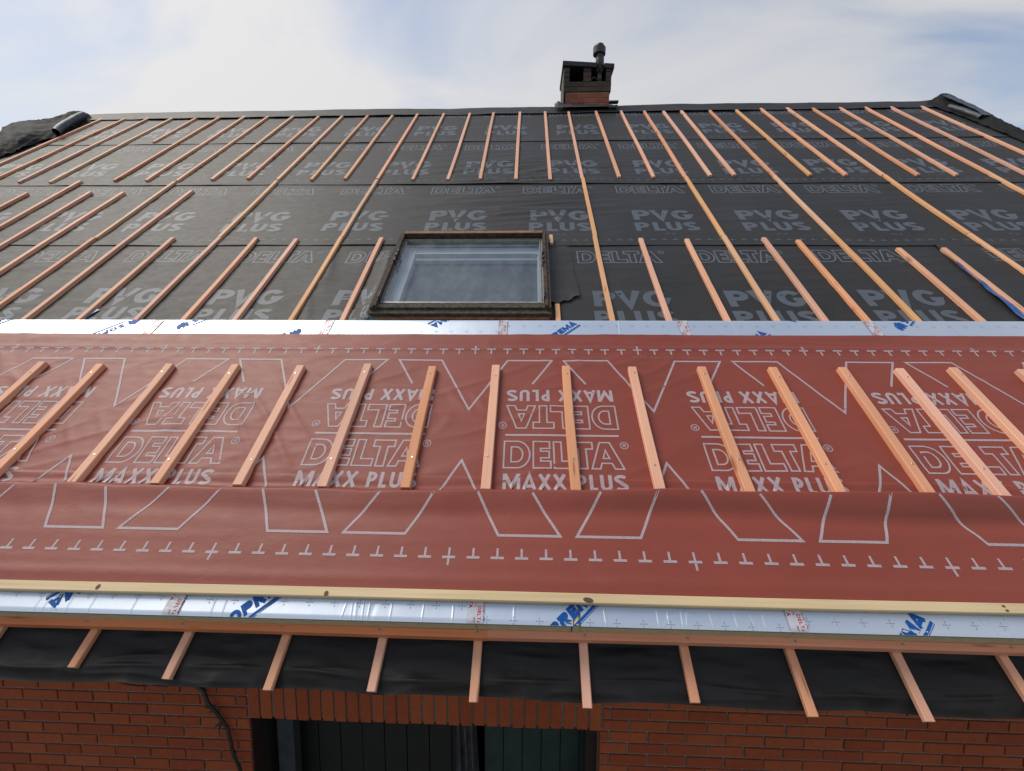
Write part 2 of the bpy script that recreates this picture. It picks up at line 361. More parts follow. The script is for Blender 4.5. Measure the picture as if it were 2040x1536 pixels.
# ------------------------------------------------------------------ printing on sheets
def clip(poly, vmin, vmax):
    for s, lim in ((1, vmin), (-1, vmax)):
        if lim is None: continue
        o = []
        for i in range(len(poly)):
            a, b = poly[i-1], poly[i]; da, db = s*(a[1]-lim), s*(b[1]-lim)
            if (da >= 0) != (db >= 0):
                k = da/(da-db); o.append((a[0]+k*(b[0]-a[0]), a[1]+k*(b[1]-a[1])))
            if db >= 0: o.append(b)
        poly = o
        if len(poly) < 3: return []
    return poly
class Print:
    """ink lying on a sheet: flat (u, v) shapes laid over the sheet's own relief"""
    def __init__(self, mb, fn, mi, vmin=None, vmax=None, umax=None):
        self.mb, self.fn, self.mi, self.vmin, self.vmax, self.umax = mb, fn, mi, vmin, vmax, umax; self.k = 0; self.hole = None
    def poly(self, p, lift):
        p = clip(p, self.vmin, self.vmax)
        if len(p) < 3: return
        if self.hole and any(self.hole[0] < q[0] < self.hole[1] and self.hole[2] < q[1] < self.hole[3] for q in p): return
        a = np.array(p); x, y, z = self.fn(a[:, 0], a[:, 1], lift)
        self.mb.add(np.stack([x, y, z], -1), [tuple(range(len(p)))], self.mi)
    def stroke(self, pts, w, T=None, closed=False, step=0.035):
        """ribbon of width w along pts (mitred)"""
        self.k = (self.k+1) % 6
        lift = 0.0006 + 0.00012*self.k
        P = [np.array(p, float) for p in pts]; n = len(P)
        L, Rr = [], []
        for i in range(n):
            a = P[i-1] if (i > 0 or closed) else None
            b = P[(i+1) % n] if (i < n-1 or closed) else None
            d1 = (P[i]-a)/np.linalg.norm(P[i]-a) if a is not None else None
            d2 = (b-P[i])/np.linalg.norm(b-P[i]) if b is not None else None
            if d1 is None: d1 = d2
            if d2 is None: d2 = d1
            m = np.array([-d1[1]-d2[1], d1[0]+d2[0]]); l = np.linalg.norm(m)
            m = m/l if l > 1e-6 else np.array([-d1[1], d1[0]])
            c = max(0.42, m[0]*-d1[1]+m[1]*d1[0])
            L.append(P[i]+m*w/2/c); Rr.append(P[i]-m*w/2/c)
        for i in range(n if closed else n-1):
            j = (i+1) % n
            m = max(1, int(np.ceil(np.linalg.norm(P[j]-P[i])*(T.s if T else 1)/step)))
            for q in range(m):
                s0, s1 = q/m, (q+1)/m
                quad = [L[i]*(1-s0)+L[j]*s0, L[i]*(1-s1)+L[j]*s1, Rr[i]*(1-s1)+Rr[j]*s1, Rr[i]*(1-s0)+Rr[j]*s0]
                if T: quad = [T(*p) for p in quad]
                self.poly([tuple(p) for p in quad][::-1], lift+.00004*(i % 3))
class Xf:
    def __init__(self, x, y, sx, sy=None, ang=0.0, shear=0.0):
        self.x, self.y, self.sx, self.sy, self.c, self.sn, self.sh = x, y, sx, sy if sy else sx, math.cos(ang), math.sin(ang), shear
        self.s = max(self.sx, self.sy)
    def __call__(self, a, b):
        a, b = (a+self.sh*b)*self.sx, b*self.sy
        return (self.x+a*self.c-b*self.sn, self.y+a*self.sn+b*self.c)
def arc(cx, cy, rx, ry, a0, a1, n=8):
    return [(cx+rx*math.cos(math.radians(a0+(a1-a0)*i/n)), cy+ry*math.sin(math.radians(a0+(a1-a0)*i/n))) for i in range(n+1)]
def glyph(ch, w, t):
    """heavy sans capitals in a box w x 1, as centre lines for strokes of width t"""
    h = t/2
    if ch == 'P': return [([(h, 0), (h, 1)], 0), ([(t*0.9, 1-h)]+arc(w-0.33, 0.68, 0.33-h, 0.32-h, 90, -90, 10)+[(t*0.9, 0.36+h)], 0)]
    if ch == 'R': return [([(h, 0), (h, 1)], 0), ([(t*0.9, 1-h)]+arc(w-0.33, 0.70, 0.33-h, 0.30-h, 90, -90, 10)+[(t*0.9, 0.40+h)], 0), ([(w*0.5, 0.42), (w-h*0.9, 0)], 0)]
    if ch == 'V': return [([(h*1.05, 1), (w/2, h*0.4), (w-h*1.05, 1)], 0)]
    if ch == 'G': return [(arc(w/2, 0.5, w/2-h, 0.5-h, 38, 350, 22)[:-2]+[(w-h, 0.46-h*0.2)]+[(w*0.56, 0.46-h*0.2)], 0)]
    if ch == 'L': return [([(h, 1), (h, 0)], 0), ([(t*0.9, h), (w, h)], 0)]
    if ch == 'U': return [([(h, 1)]+arc(w/2, w/2 if w < 0.8 else 0.4, w/2-h, (w/2 if w < 0.8 else 0.4)-h, 180, 360, 10)+[(w-h, 1)], 0)]
    if ch == 'S': return [(arc(w/2, 0.735, w/2-h, 0.265-h, 25, 250, 12)[:-1]+[(w*0.5, 0.505)]+arc(w/2, 0.265, w/2-h, 0.265-h, 70, -155, 12), 0)]
    if ch == 'O': return [(arc(w/2, 0.5, w/2-h, 0.5-h, 0, 360, 22)[:-1], 1)]
    if ch == 'A': return [([(h*0.9, 0), (w/2, 1-h*0.5), (w-h*0.9, 0)], 0), ([(w*0.26, 0.24), (w*0.74, 0.24)], 0)]
    if ch == 'X': return [([(h*0.9, 0), (w-h*0.9, 1)], 0), ([(h*0.9, 1), (w-h*0.9, 0)], 0)]
    if ch == 'M': return [([(h, 0), (h, 1)], 0), ([(w-h, 0), (w-h, 1)], 0), ([(h*1.1, 1-h*0.2), (w/2, 0.18), (w-h*1.1, 1-h*0.2)], 0)]
    if ch == 'E': return [([(h, 0), (h, 1)], 0), ([(t*0.9, 1-h), (w, 1-h)], 0), ([(t*0.9, 0.5), (w*0.92, 0.5)], 0), ([(t*0.9, h), (w, h)], 0)]
    return []
def word(pr, T, letters, t):
    """letters: (char, x0, x1) with x in units of the cap height"""
    for ch, x0, x1 in letters:
        for pts, closed in glyph(ch, x1-x0, t):
            pr.stroke([(x+x0, y) for x, y in pts], t, T, bool(closed))
DELTA_OUT = [
    [(0, 0), (0, 1), (.11, 1)]+arc(.11, .5, .11, .5, 80, -80, 10)+[(.11, 0)],
    [(.062, .22), (.062, .78), (.105, .78)]+arc(.105, .5, .055, .28, 70, -70, 6)+[(.105, .22)],
    [(.25, 0), (.25, 1), (.39, 1), (.39, .74), (.312, .74), (.312, .63), (.385, .63), (.385, .38), (.312, .38), (.312, .26), (.395, .26), (.395, 0)],
    [(.425, 0), (.425, 1), (.49, 1), (.49, .26), (.595, .26), (.595, 0)],
    [(.63, 0), (.63, .74), (.57, .74), (.57, 1), (.755, 1), (.755, .74), (.698, .74), (.698, 0)],
    [(.735, 0), (.82, 1), (.905, 1), (1.0, 0), (.925, 0), (.905, .2), (.82, .2), (.805, 0)],
    [(.836, .38), (.89, .38), (.863, .70)]]
def delta(pr, T, t, asp):
    """outlined heavy capitals and the little ringed R; unit width, cap height asp"""
    for c in DELTA_OUT: pr.stroke([(x, y*asp) for x, y in c], t, T, True)
    r = .034; cx, cy = 1.03, asp-.03
    pr.stroke(arc(cx, cy, r, r, 0, 360, 16)[:-1], t*0.55, T, True)
    for pts, cl_ in glyph('R', .9, .2): pr.stroke([(cx-.014+x*.033, cy-.018+y*.036) for x, y in pts], .0065, T, False)
FONT = {}
def fchar(ch, bold):
    if (ch, bold) not in FONT:
        cu = bpy.data.curves.new('letter', 'FONT'); cu.body = ch; cu.size = 1.0; cu.offset = bold; cu.resolution_u = 3
        o = bpy.data.objects.new('letter', cu); COL.objects.link(o)
        dg = bpy.context.evaluated_depsgraph_get(); me = bpy.data.meshes.new_from_object(o.evaluated_get(dg))
        V = [(v.co.x, v.co.y) for v in me.vertices]; F = [tuple(p.vertices) for p in me.polygons]
        wdt = max([p[0] for p in V], default=0.3)
        bpy.data.objects.remove(o); bpy.data.curves.remove(cu); bpy.data.meshes.remove(me)
        FONT[(ch, bold)] = (V, F, wdt)
    return FONT[(ch, bold)]
def small_text(pr, T, s, bold=0.0, pitch=None):
    x = 0.0
    for ch in s:
        if ch == ' ': x += pitch or 0.35; continue
        V, F, wd = fchar(ch, bold)
        for f in F:
            P = [T(V[i][0]+x, V[i][1]) for i in f]
            ar = sum(P[i-1][0]*P[i][1]-P[i][0]*P[i-1][1] for i in range(len(P)))
            pr.poly(P if ar > 0 else P[::-1], 0.0010)
        x += pitch or (wd+0.09)

# ------------------------------------------------------------------ ground
g = MB(); xs = np.linspace(-300, 300, 61); X, Y = np.meshgrid(xs, xs); g.grid(X, Y, X*0)
tag(g.build('ground', M_ground), kind='structure')

# ------------------------------------------------------------------ house
WY = 2.20                      # front face of the wall
UL, UR = -7.30, 6.32           # verges
house = empty('house', (-0.5, WY, 0), 'brick house under re-roofing with black underlay on its slope and a green door in shade', 'house')
ridge_v = 7.93
ry, rz = R(0, ridge_v, 0)[1:]
SK = (-1.155, 0.165, 2.555, 3.69)                # roof window: u0, u1, v0, v1
# roof boarding with the window opening left out
d = MB()
def rb(mb, u0, u1, v0, v1, n0, n1, m=0, skip=()): mb.box(u0, u1, v0, v1, n0, n1, m, fn=R, skip=skip)
rb(d, UL, SK[0]+.04, 0.70, ridge_v-.03, -.13, -.012); rb(d, SK[1]-.04, UR, 0.70, ridge_v-.03, -.13, -.012)
rb(d, UL, UR, 0.34, 0.699, -.13, -.055)
rb(d, SK[0]+.04, SK[1]-.04, 0.70, SK[2]+.05, -.13, -.012); rb(d, SK[0]+.04, SK[1]-.04, SK[3]-.05, ridge_v-.03, -.13, -.012)
by = 2*ry - R(0, 0.33, 0)[1]; bz = R(0, 0.33, 0)[2]
d.add([(UL, ry, rz-.02), (UR, ry, rz-.02), (UR, by, bz), (UL, by, bz), (UL, ry, rz-.14), (UR, ry, rz-.14), (UR, by, bz-.14), (UL, by, bz-.14)],
      [(0, 1, 2, 3), (7, 6, 5, 4), (0, 4, 5, 1), (3, 2, 6, 7), (0, 3, 7, 4), (1, 5, 6, 2)])
roof = d.build('roof', M_deck, house)

ZL = H-2.14                    # underside of the lintel
OX0, OX1 = -1.562, 0.412       # opening
ztop = H-0.86
wallmb = MB()
XW0, XW1 = -7.0, 6.05
wallmb.box(XW0, OX0-.002, WY+.009, WY+.3, -0.2, ztop); wallmb.box(OX1+.002, XW1, WY+.009, WY+.3, -0.2, ztop)
wallmb.box(OX0-.002, OX1+.002, WY+.009, WY+.3, ZL+.006, ztop)
# other walls
yb = 2*ry-WY
for xa, xb in ((XW0, XW0+.25), (XW1-.25, XW1)):
    P = [(WY+.3, -.2), (yb-.3, -.2), (yb-.3, ztop), (ry, rz-.2), (WY+.3, ztop)]
    k = len(P); pts = [(xa, a, b) for a, b in P]+[(xb, a, b) for a, b in P]
    wallmb.add(pts, [tuple(range(k))[::-1], tuple(range(k, 2*k))]+[(i, (i+1) % k, k+(i+1) % k, k+i) for i in range(k)])
wallmb.box(XW0, XW1, yb-.3, yb, -.2, ztop)
MODX, MODZ = 0.2095, 0.0685
rnd = random.Random(3)
def brick(mb, x0, x1, z0, z1, y, dep=0.05, mi=0, jit=0.0018):
    j = rnd.uniform(-jit, jit); a = rnd.uniform(-.0012, .0012); c = 0.0022
    x0 += rnd.uniform(-.001, .001); x1 += rnd.uniform(-.001, .001)
    y = y+j
    P = [(x0, y+c, z0), (x1, y+c, z0), (x1, y+c, z1), (x0, y+c, z1), (x0+c, y, z0+c+a), (x1-c, y, z0+c), (x1-c, y, z1-c), (x0+c, y, z1-c+a),
         (x0, y+dep, z0), (x1, y+dep, z0), (x1, y+dep, z1), (x0, y+dep, z1)]
    mb.add(P, [(4, 5, 6, 7), (0, 1, 5, 4), (1, 2, 6, 5), (2, 3, 7, 6), (3, 0, 4, 7), (8, 9, 1, 0), (9, 10, 2, 1), (10, 11, 3, 2), (11, 8, 0, 3)], mi)
bw = MB()
JX, JZ = 0.0105, 0.0115
k0 = -int(ZL/MODZ)
for k in range(k0, 17):
    z0 = ZL+.003+k*MODZ; z1 = z0+MODZ-JZ
    off = (k % 2)*MODX/2 + rnd.uniform(-.004, .004)
    x = XW0 + .03 - off
    while x < XW1:
        a, b_ = x, x+MODX-JX
        segs = [(a, b_)]
        lim0, lim1 = (OX0, OX1) if k < 0 else ((-1.572, .424) if k < 3 else (9, 9))
        if lim0 < 9 and b_ > lim0 and a < lim1:
            segs = []
            if a < lim0-.02: segs.append((a, lim0-.001))
            if b_ > lim1+.02: segs.append((lim1+.001, b_))
        for s0, s1 in segs:
            s0, s1 = max(s0, XW0), min(s1, XW1)
            if s1-s0 > .015: brick(bw, s0, s1, z0, z1, WY, .06)
        x += MODX
wl_ = wallmb.build('wall', M_mortar, house)
bw.build('brick_facing', M_brick, wl_)
lt = MB(); rnd = random.Random(5)
for i in range(28):
    x = -1.560+i*.0709
    brick(lt, x, x+.0590, ZL, ZL+.2, WY-.002, .09, jit=.003)
lt.build('lintel', M_brick, house)

# doorway: jambs, post, planks, hanging plastic
jm = MB(); jm.box(OX0-.002, OX0+.006, WY+.012, WY+.11, -.1, ZL+.02); jm.build('jamb_lining', M_jamb, house)
jm = MB(); jm.box(OX1-.062, OX1+.0, WY+.10, WY+.2, -.1, ZL+.02); jm.build('door_frame', M_jamb, house)
room = MB(); room.box(-2.2, 1.1, WY+.301, WY+2.2, -.1, ZL+.3, skip=('y0',)); room.box(OX0-.0015, OX0+.004, WY+.111, WY+.302, -.1, ZL+.03); room.build('room', M_dark, house)  # near-black room and strip over the wall reveal; doorway shade put into colour
f_ = 1.115
door = empty('door', (0, WY+.25, 0), None, None)
door.parent = house; door.location = Vector((0, WY+.25, 0))-WL[house.name]
def planks(name, xa, xb, w, m, y):
    q = MB(); x = xa; rr = random.Random(int(xa*100))
    while x < xb-.02:
        x1 = min(x+w, xb); yy = y+rr.uniform(0, .006)
        q.box(x+.003, x1-.003, yy, yy+.022, 0.02, ZL+.1); x = x1
    q.box(xa, xb, y+.03, y+.045, 0.02, ZL+.1)
    return q.build(name, m, door)
planks('black_door_leaf', -1.455, -.315, .142, M_blackpl, WY+.27)['label'] = 'near-black planked leaf'
planks('green_door_leaf', -.255, OX1+.02, .118, M_greenpl, WY+.262)['label'] = 'dark teal planked leaf'
q = MB(); q.box(-1.487, -1.388, WY+.13, WY+.2, -.1, ZL+.02); po = q.build('door_post', M_post, house)
q = MB(); q.box(-.012, .012, -.006, .006, -.05, .09, fn=lambda x, y, z: (-1.42+x*math.cos(.5)+z*math.sin(.5)*-1, WY+.118+y, ZL-.04+z*math.cos(.5)+x*.4)); q.build('lath', M_oldwood, po)
q = MB(); uu = np.linspace(0, 1, 40); vv = np.linspace(0, 1, 30); A, B = np.meshgrid(uu, vv)
q.grid(-.45+.2*A*(1-.35*(1-B))+.02*np.sin(B*5), WY+.225+.02*np.sin(A*22+B*2)+.012*np.sin(A*9-B*4), ZL+.05-B*2.2)
pls = q.build('plastic_sheet', M_sheet, smooth=True)
tag(pls, 'dusty dark plastic sheet hanging in the doorway between the two door leaves', 'plastic sheet')

# cable on the wall
q = MB()
cp = [(-1.86, -1.90), (-1.80, -1.965), (-1.762, -2.022), (-1.723, -2.089), (-1.677, -2.19), (-1.637, -2.33), (-1.602, -2.475), (-1.575, -2.62), (-1.56, -2.9)]
q.tube([(a, WY-.03+.012*math.sin(i*2.1), H+b) for i, (a, b) in enumerate(cp)], [.011, .011, .010, .010, .009, .009, .008, .008, .008], 8)
cab = q.build('cable', M_cable, smooth=True)
tag(cab, 'black knotty cable hanging down the brick wall left of the doorway', 'cable')
for a, b, da, db in ((-1.748, -2.05, -.035, .004), (-1.735, -2.06, -.03, -.022), (-1.70, -2.14, -.012, -.045), (-1.705, -2.145, -.03, -.02), (-1.64, -2.32, .02, -.02), (-1.74, -2.045, .02, .01)):
    q = MB(); q.tube([(a, WY-.03, H+b), (a+da*.5, WY-.036, H+b+db*.5), (a+da, WY-.04, H+b+db)], [.006, .007, .002], 6); q.build('twig', M_cable, cab)

# ---------------- chimney
CY = 7.27
ch = empty('chimney', (0.9, CY+.3, H+3.4), None, None); ch.parent = house; ch.location = WL[ch.name]-WL[house.name]
rnd = random.Random(11)
st = MB()
for k in range(0, 5):
    z0 = H+3.80-(k+1)*.0735; off = (k % 2)*.1
    x = .553-off; 
    while x < 1.232:
        a, b_ = max(x, .553), min(x+.19, 1.232)
        if b_-a > .02: brick(st, a, b_, z0, z0+.063, CY, .06, jit=.004)
        x += .2
stack = st.build('stack', M_cbrick, ch)
q = MB(); q.box(.556, 1.229, CY+.008, CY+.6, H+3.3, H+3.81); q.build('mortar', M_cmortar, stack)
sb = MB(); zt = H+4.165
for k in range(5):
    z0 = H+3.812+k*.0705
    if k < 2: segs = [(.533+i*.2-(k % 2)*.1, .533+i*.2-(k % 2)*.1+.19) for i in range(5)]
    else: segs = [(.533, .612), (.829, .886 if k % 2 else .944), (1.175, 1.253)]+([(.896, .944)] if k % 2 else [])
    for a, b_ in segs:
        a, b_ = max(a, .533), min(b_, 1.253)
        if b_-a > .015: brick(sb, a, b_, z0, z0+.061, CY-.018, .07, jit=.004)
up = sb.build('upper_stack', M_sbrick, ch); up['label'] = 'soot-black upper courses with two square openings'
q = MB()
q.box(.536, 1.25, CY-.010, CY+.6, H+3.81, H+3.955)
for a, b_ in ((.536, .609), (.832, .941), (1.178, 1.25)): q.box(a, b_, CY-.008, CY+.1, H+3.955, zt)
q.box(.536, 1.25, CY+.45, CY+.6, H+3.955, zt); q.box(1.19, 1.25, CY+.1, CY+.45, H+3.955, zt); q.box(.536, .60, CY+.1, CY+.45, H+3.955, zt)
q.build('soot_lining', M_sootm, up)
q = MB(); q.box(.520, .5335, CY-.005, CY+.61, H+3.50, zt-.01, fn=lambda x, y, z: (x, y, z)); q.build('side_render', M_render, ch)
# cap slab with the notch the flue passes through; it sags to the right
def capz(x): return -.055*(x-.52)/.77
P = [(.505, CY-.045), (1.022, CY-.045), (1.022, CY+.10), (1.138, CY+.10), (1.138, CY-.045), (1.29, CY-.045), (1.29, CY+.67), (.505, CY+.67)]
q = MB(); k = len(P)
q.add([(a, b, H+4.182+capz(a)) for a, b in P]+[(a, b, H+4.245+capz(a)) for a, b in P],
      [(0, 1, 2, 7), (2, 3, 6, 7), (3, 4, 5, 6)]+[tuple(k+i for i in f)[::-1] for f in ((0, 1, 2, 7), (2, 3, 6, 7), (3, 4, 5, 6))]+[(i, k+i, k+(i+1) % k, (i+1) % k) for i in range(k)])
q.build('cap_slab', M_slab, ch)
q = MB(); fx, fy = 1.077, CY+.03
q.tube([(fx, fy, H+3.96), (fx, fy, H+4.10)], .041, 18); q.tube([(fx+.002, fy, H+4.10), (fx+.002, fy, H+4.43)], .063, 20)
fl = q.build('flue_pipe', M_flue, ch, smooth=True)
q = MB()
q.tube([(fx-.01, fy, H+4.372), (fx-.01, fy, H+4.362), (fx-.008, fy, H+4.455), (fx-.006, fy, H+4.466), (fx-.004, fy, H+4.475), (fx, fy, H+4.50), (fx, fy, H+4.512), (fx, fy, H+4.516)],
       [.06, .095, .096, .09, .066, .062, .047, .01], 26)
q.build('cowl', M_cowl, fl)
q = MB(); q.tube([(.96, fy-.02, H+4.0), (.975, fy-.03, H+4.022), (1.0, fy-.03, H+4.02), (1.03, fy-.01, H+4.0)], .009, 8); q.build('wire', M_flue, fl)
# crumpled flashing round the foot
q = MB(); a = np.linspace(0, 1, 60); b = np.linspace(0, 1, 7); A, B = np.meshgrid(a, b)
q.grid(.385+.97*A, CY-.16+B*.17+.012*fbm(A*14, B*3, 2), H+3.52+B*.115*(1-.3*sstep(.35, .9, A))+.035*ridged(A*9, B*1.5, 4, 2)*B+.03*np.exp(-((A-.06)/.05)**2)*B)
q.build('flashing', M_lead, ch, smooth=True)
q = MB(); q.box(1.22, 1.36, CY-.10, CY-.02, H+3.615, H+3.632); q.build('flashing_board', M_lead, ch)

# ---------------- roof window
u0, u1, v0, v1 = SK
rw = empty('roof_window', R((u0+u1)/2, v0, 0), None, None); rw.parent = house; rw.location = WL[rw.name]-WL[house.name]
fr = MB()
rb(fr, u0, u0+.022, v0+.02, v1, -.1, .085); rb(fr, u0+.0221, u0+.045, v0+.03, v1-.005, -.1, .098)
rb(fr, u1-.022, u1, v0+.02, v1, -.1, .085); rb(fr, u1-.045, u1-.0221, v0+.03, v1-.005, -.1, .098)
rb(fr, u0+.0451, u1-.0451, v1-.035, v1-.002, -.1, .10)
frame = fr.build('frame', M_oldwood, rw)
q = MB(); rb(q, u0-.004, u1+.004, v0-.012, v0+.035, -.02, .055); rb(q, u0+.0452, u1-.0452, v0+.0352, v0+.075, -.05, .074)
rb(q, u0+.0453, u1-.0453, v0+.0752, v0+.11, -.05, .062); q.build('bottom_rail', M_moss, rw)
q = MB(); rb(q, u0+.002, u1-.01, v0-.03, v0-.0125, -.01, .022); q.build('sill', M_reddishwood, rw)
q = MB(); rb(q, u0+.046, u1-.046, v1-.0345, v1+.003, .1002, .106); q.build('head_cover', M_reddishwood, rw)
sa = MB(); a0, a1, b0, b1 = u0+.047, u1-.047, v0+.112, v1-.055
for (x0, x1, y0, y1) in ((a0, a0+.012, b0, b1), (a1-.012, a1, b0, b1), (a0+.0121, a1-.0121, b1-.012, b1), (a0+.0121, a1-.0121, b0, b0+.014)): rb(sa, x0, x1, y0, y1, .0, .060)
for (x0, x1, y0, y1) in ((a0+.0165, a0+.024, b0+.0165, b1-.0165), (a1-.026, a1-.0165, b0+.0165, b1-.0165), (a0+.0242, a1-.0262, b1-.024, b1-.0165), (a0+.0242, a1-.0262, b0+.0165, b0+.024)): rb(sa, x0, x1, y0, y1, .0, .054)
sash = sa.build('sash', M_alu, rw)
q = MB(); x0, x1, y0, y1 = a0+.022, a1-.022, b0+.022, b1-.022
q.poly([R(x0, y0, .047), R(x1, y0, .047), R(x1, y1, .047), R(x0, y1, .047)]); q.build('pane', M_glass, rw)
ln = MB()          # white lining boards behind the pane and the added grey panel
rb(ln, a0+.013, a0+.105, b0+.02, b1-.02, -.09, -.012); rb(ln, a1-.045, a1-.013, b0+.02, b1-.02, -.09, -.012)
rb(ln, a0+.106, a1-.046, b1-.15, b1-.02, -.09, -.020); rb(ln, a0+.106, a1-.046, b1-.164, b1-.1505, -.05, .006); rb(ln, a0+.106, a1-.046, b1-.21, b1-.1645, -.09, -.030)
ln.build('lining', M_white, rw)
q = MB(); a = np.linspace(a0+.05, a1-.035, 50); b = np.linspace(b0+.02, b1-.03, 40); A, B = np.meshgrid(a, b)
X, Y, Z = R(A, B, -.075+.012*fbm(A*4, B*1.5, 9)); q.grid(X, Y, Z); q.build('reflection_panel', M_reflection, rw, smooth=True)  # added grey panel: sky reflected in the glass put into its colour
for uu_, vs_ in ((u0+.047, (3.22, 3.30, 3.36)), (u1-.047, (3.18, 3.25, 3.33))):
    for v in vs_:
        hg = MB(); rb(hg, uu_-.008, uu_+.008, v-.02, v+.02, .06, .108); hg.build('hinge', M_cable, rw)
    hg = MB(); rb(hg, uu_-.004, uu_+.004, v0+.12, v0+.2, .06, .112); hg.build('bracket', M_cable, rw)

# ------------------------------------------------------------------ black underlay sheets
def e_tilt(k):
    wv = lambda u: .005*np.sin(np.asarray(u)*1.9+k*2.3)+.003*np.sin(np.asarray(u)*5.1+k)+.006*(vn(np.asarray(u)*1.3, k*1.0, 61)-.5)
    f = {1: lambda u: 2.212-.012*np.minimum(np.asarray(u)+1, 0), 2: lambda u: 3.613-.0094*np.asarray(u),
            3: lambda u: 4.983-.0142*np.asarray(u), 4: lambda u: 6.412-.0125*np.asarray(u)}[k]
    return lambda u: f(u)+wv(u)
def black_fn(k, lift0=0.0, seed=0):
    e = e_tilt(k)
    def fn(u, v, off=0.0):
        u = np.asarray(u, float); v = np.asarray(v, float)
        dd = v-e(u); top = e_tilt(k+1)(u) if k < 4 else 9.0
        damp = 1-sstep(-.09, -.02, v-top)
        n = .0015 + .0010*np.exp(-np.maximum(dd, 0)/.5) + (.0008+.0058*vn(u*1.9, k+.3, 44)**2)*np.exp(-np.maximum(dd, 0)/.12)
        wr = .0058*ridged(u*.55+v*.9, v*8.5-u*1.1, k+seed, 3)*fbm(u*.9, v*1.3, k+11) + .0032*ridged(u*.7+v*2, v*13-u*.8, k+20+seed, 3)*sstep(.55, .68, fbm(u*.6+4, v*.9, k+2))
        wr += .0065*np.exp(-np.maximum(dd, 0)/.12)*fbm(u*2.2, v*11, k+31)
        if k in (2, 3):
            wr += (.014*ridged(u*.9+v*.8, v*10-u*1.2, 71, 3)+.009*ridged(u*1.6, v*17-u*2.4, 73, 3))*np.exp(-((u+.25)/1.1)**2)*np.exp(-((v-(4.5 if k == 2 else 5.3))/.5)**2)
        if k == 1:      # pushed up against the window's left side
            wr += (.055*sstep(-1.33, -1.16, u)*(.45+.75*vn(u*7+v*.8, v*1.7, 5)) + .013*ridged(u*5+v*1.5, v*1.1, 8, 3)*sstep(-1.95, -1.6, u)*(1-.7*np.exp(-((u+1.353)/.05)**2)))*(1-sstep(-1.16, -1.1, u))*(1-sstep(3.35, 3.6, v))
            wr += .004*ridged(u*6-v*2, v*1.6, 15, 3)*np.exp(-((u-.45)/.3)**2)
        n = n + wr*damp
        return R(u, v, n+off+lift0)
    return fn, e
PVG = [('P', 0, .66), ('V', .645, 1.43), ('G', 1.45, 2.235)]
PLUS = [('P', 0, .66), ('L', .83, 1.33), ('U', 1.43, 2.13), ('S', 2.23, 2.93)]
def black_print(mb, fn, e, shift, ua, ub, vmax=None, ink_s=1):
    P1 = Print(mb, fn, 1, vmax=vmax); P2 = Print(mb, fn, 2, vmax=vmax)
    P1.hole = P2.hole = (SK[0]+.03, SK[1]-.03, SK[2]+.02, SK[3]-.01)
    def warp(x0):       # follow the tilt of the sheet's edge
        return float(e(x0))
    m = math.ceil(ua-shift)
    while shift+m < ub:
        u = shift+m; b = warp(u)
        if u+.1 < ub:
            word(P1, Xf(u, b+.490, .258, .206), PVG, .232)
            word(P1, Xf(u-.012, b+.272, .203, .166), PLUS, .232)
            small_text(P2, Xf(u+.235, b+.200, .036, .030), 'SD 25', .012)
        delta(P2, Xf(u-.075, b+1.112, .70), .018, .262)
        m += 1
    k = 0; x = math.floor(ua*10)/10+.02
    while x < ub:
        b = warp(x); i = int(round(x*10))
        if x > ua+.05:
            P2.stroke([(x-.027, b+.096), (x+.027, b+.096)], .007)
            P2.stroke([(x, b+(.096 if i % 10 else .072)), (x, b+.122)], .007)
        x += .1
shifts = {1: .495, 2: .014, 3: .238, 4: .388}
lab = {1: 'black printed underlay sheet round the roof window, just above the silver foil strip',
       2: 'black printed underlay sheet running just above the roof window, second course up',
       3: 'black printed underlay sheet, second course below the ridge, with batten ends near its foot',
       4: 'black printed underlay sheet directly below the ridge, topmost course of the roof'}
GB = 'black underlay courses on the roof'
for k in (4, 3, 2, 1):
    fn, e = black_fn(k)
    mb = MB()
    ub = 3.62 if k == 1 else UR
    us = np.linspace(UL, ub, int((ub-UL)/.026)); tt = np.linspace(0, 1, 76)
    A, B = np.meshgrid(us, tt)
    L = 1.5 if k < 4 else 1.42
    Vv = e(A) + B*L
    X, Y, Z = fn(A, Vv)
    keep = None
    if k in (1, 2):
        Am = (A[:-1, :-1]+A[1:, 1:])/2; Vm = (Vv[:-1, :-1]+Vv[1:, 1:])/2
        keep = ~((Am > u0+.02) & (Am < u1-.02) & (Vm > v0+.05) & (Vm < v1-.03))
    mb.grid(X, Y, Z, keep=keep)
    fng = on_grid(us, tt, X, Y, Z, lambda u, v: (v-e(u))/L)
    black_print(mb, fng, e, shifts[k], UL, ub-.25 if k == 1 else UR-.6, vmax=7.72)
    o = mb.build('underlay_sheet', [M_black, M_pgrey, M_pgrey2], smooth=True)
    tag(o, lab[k], 'roof underlay', GB)
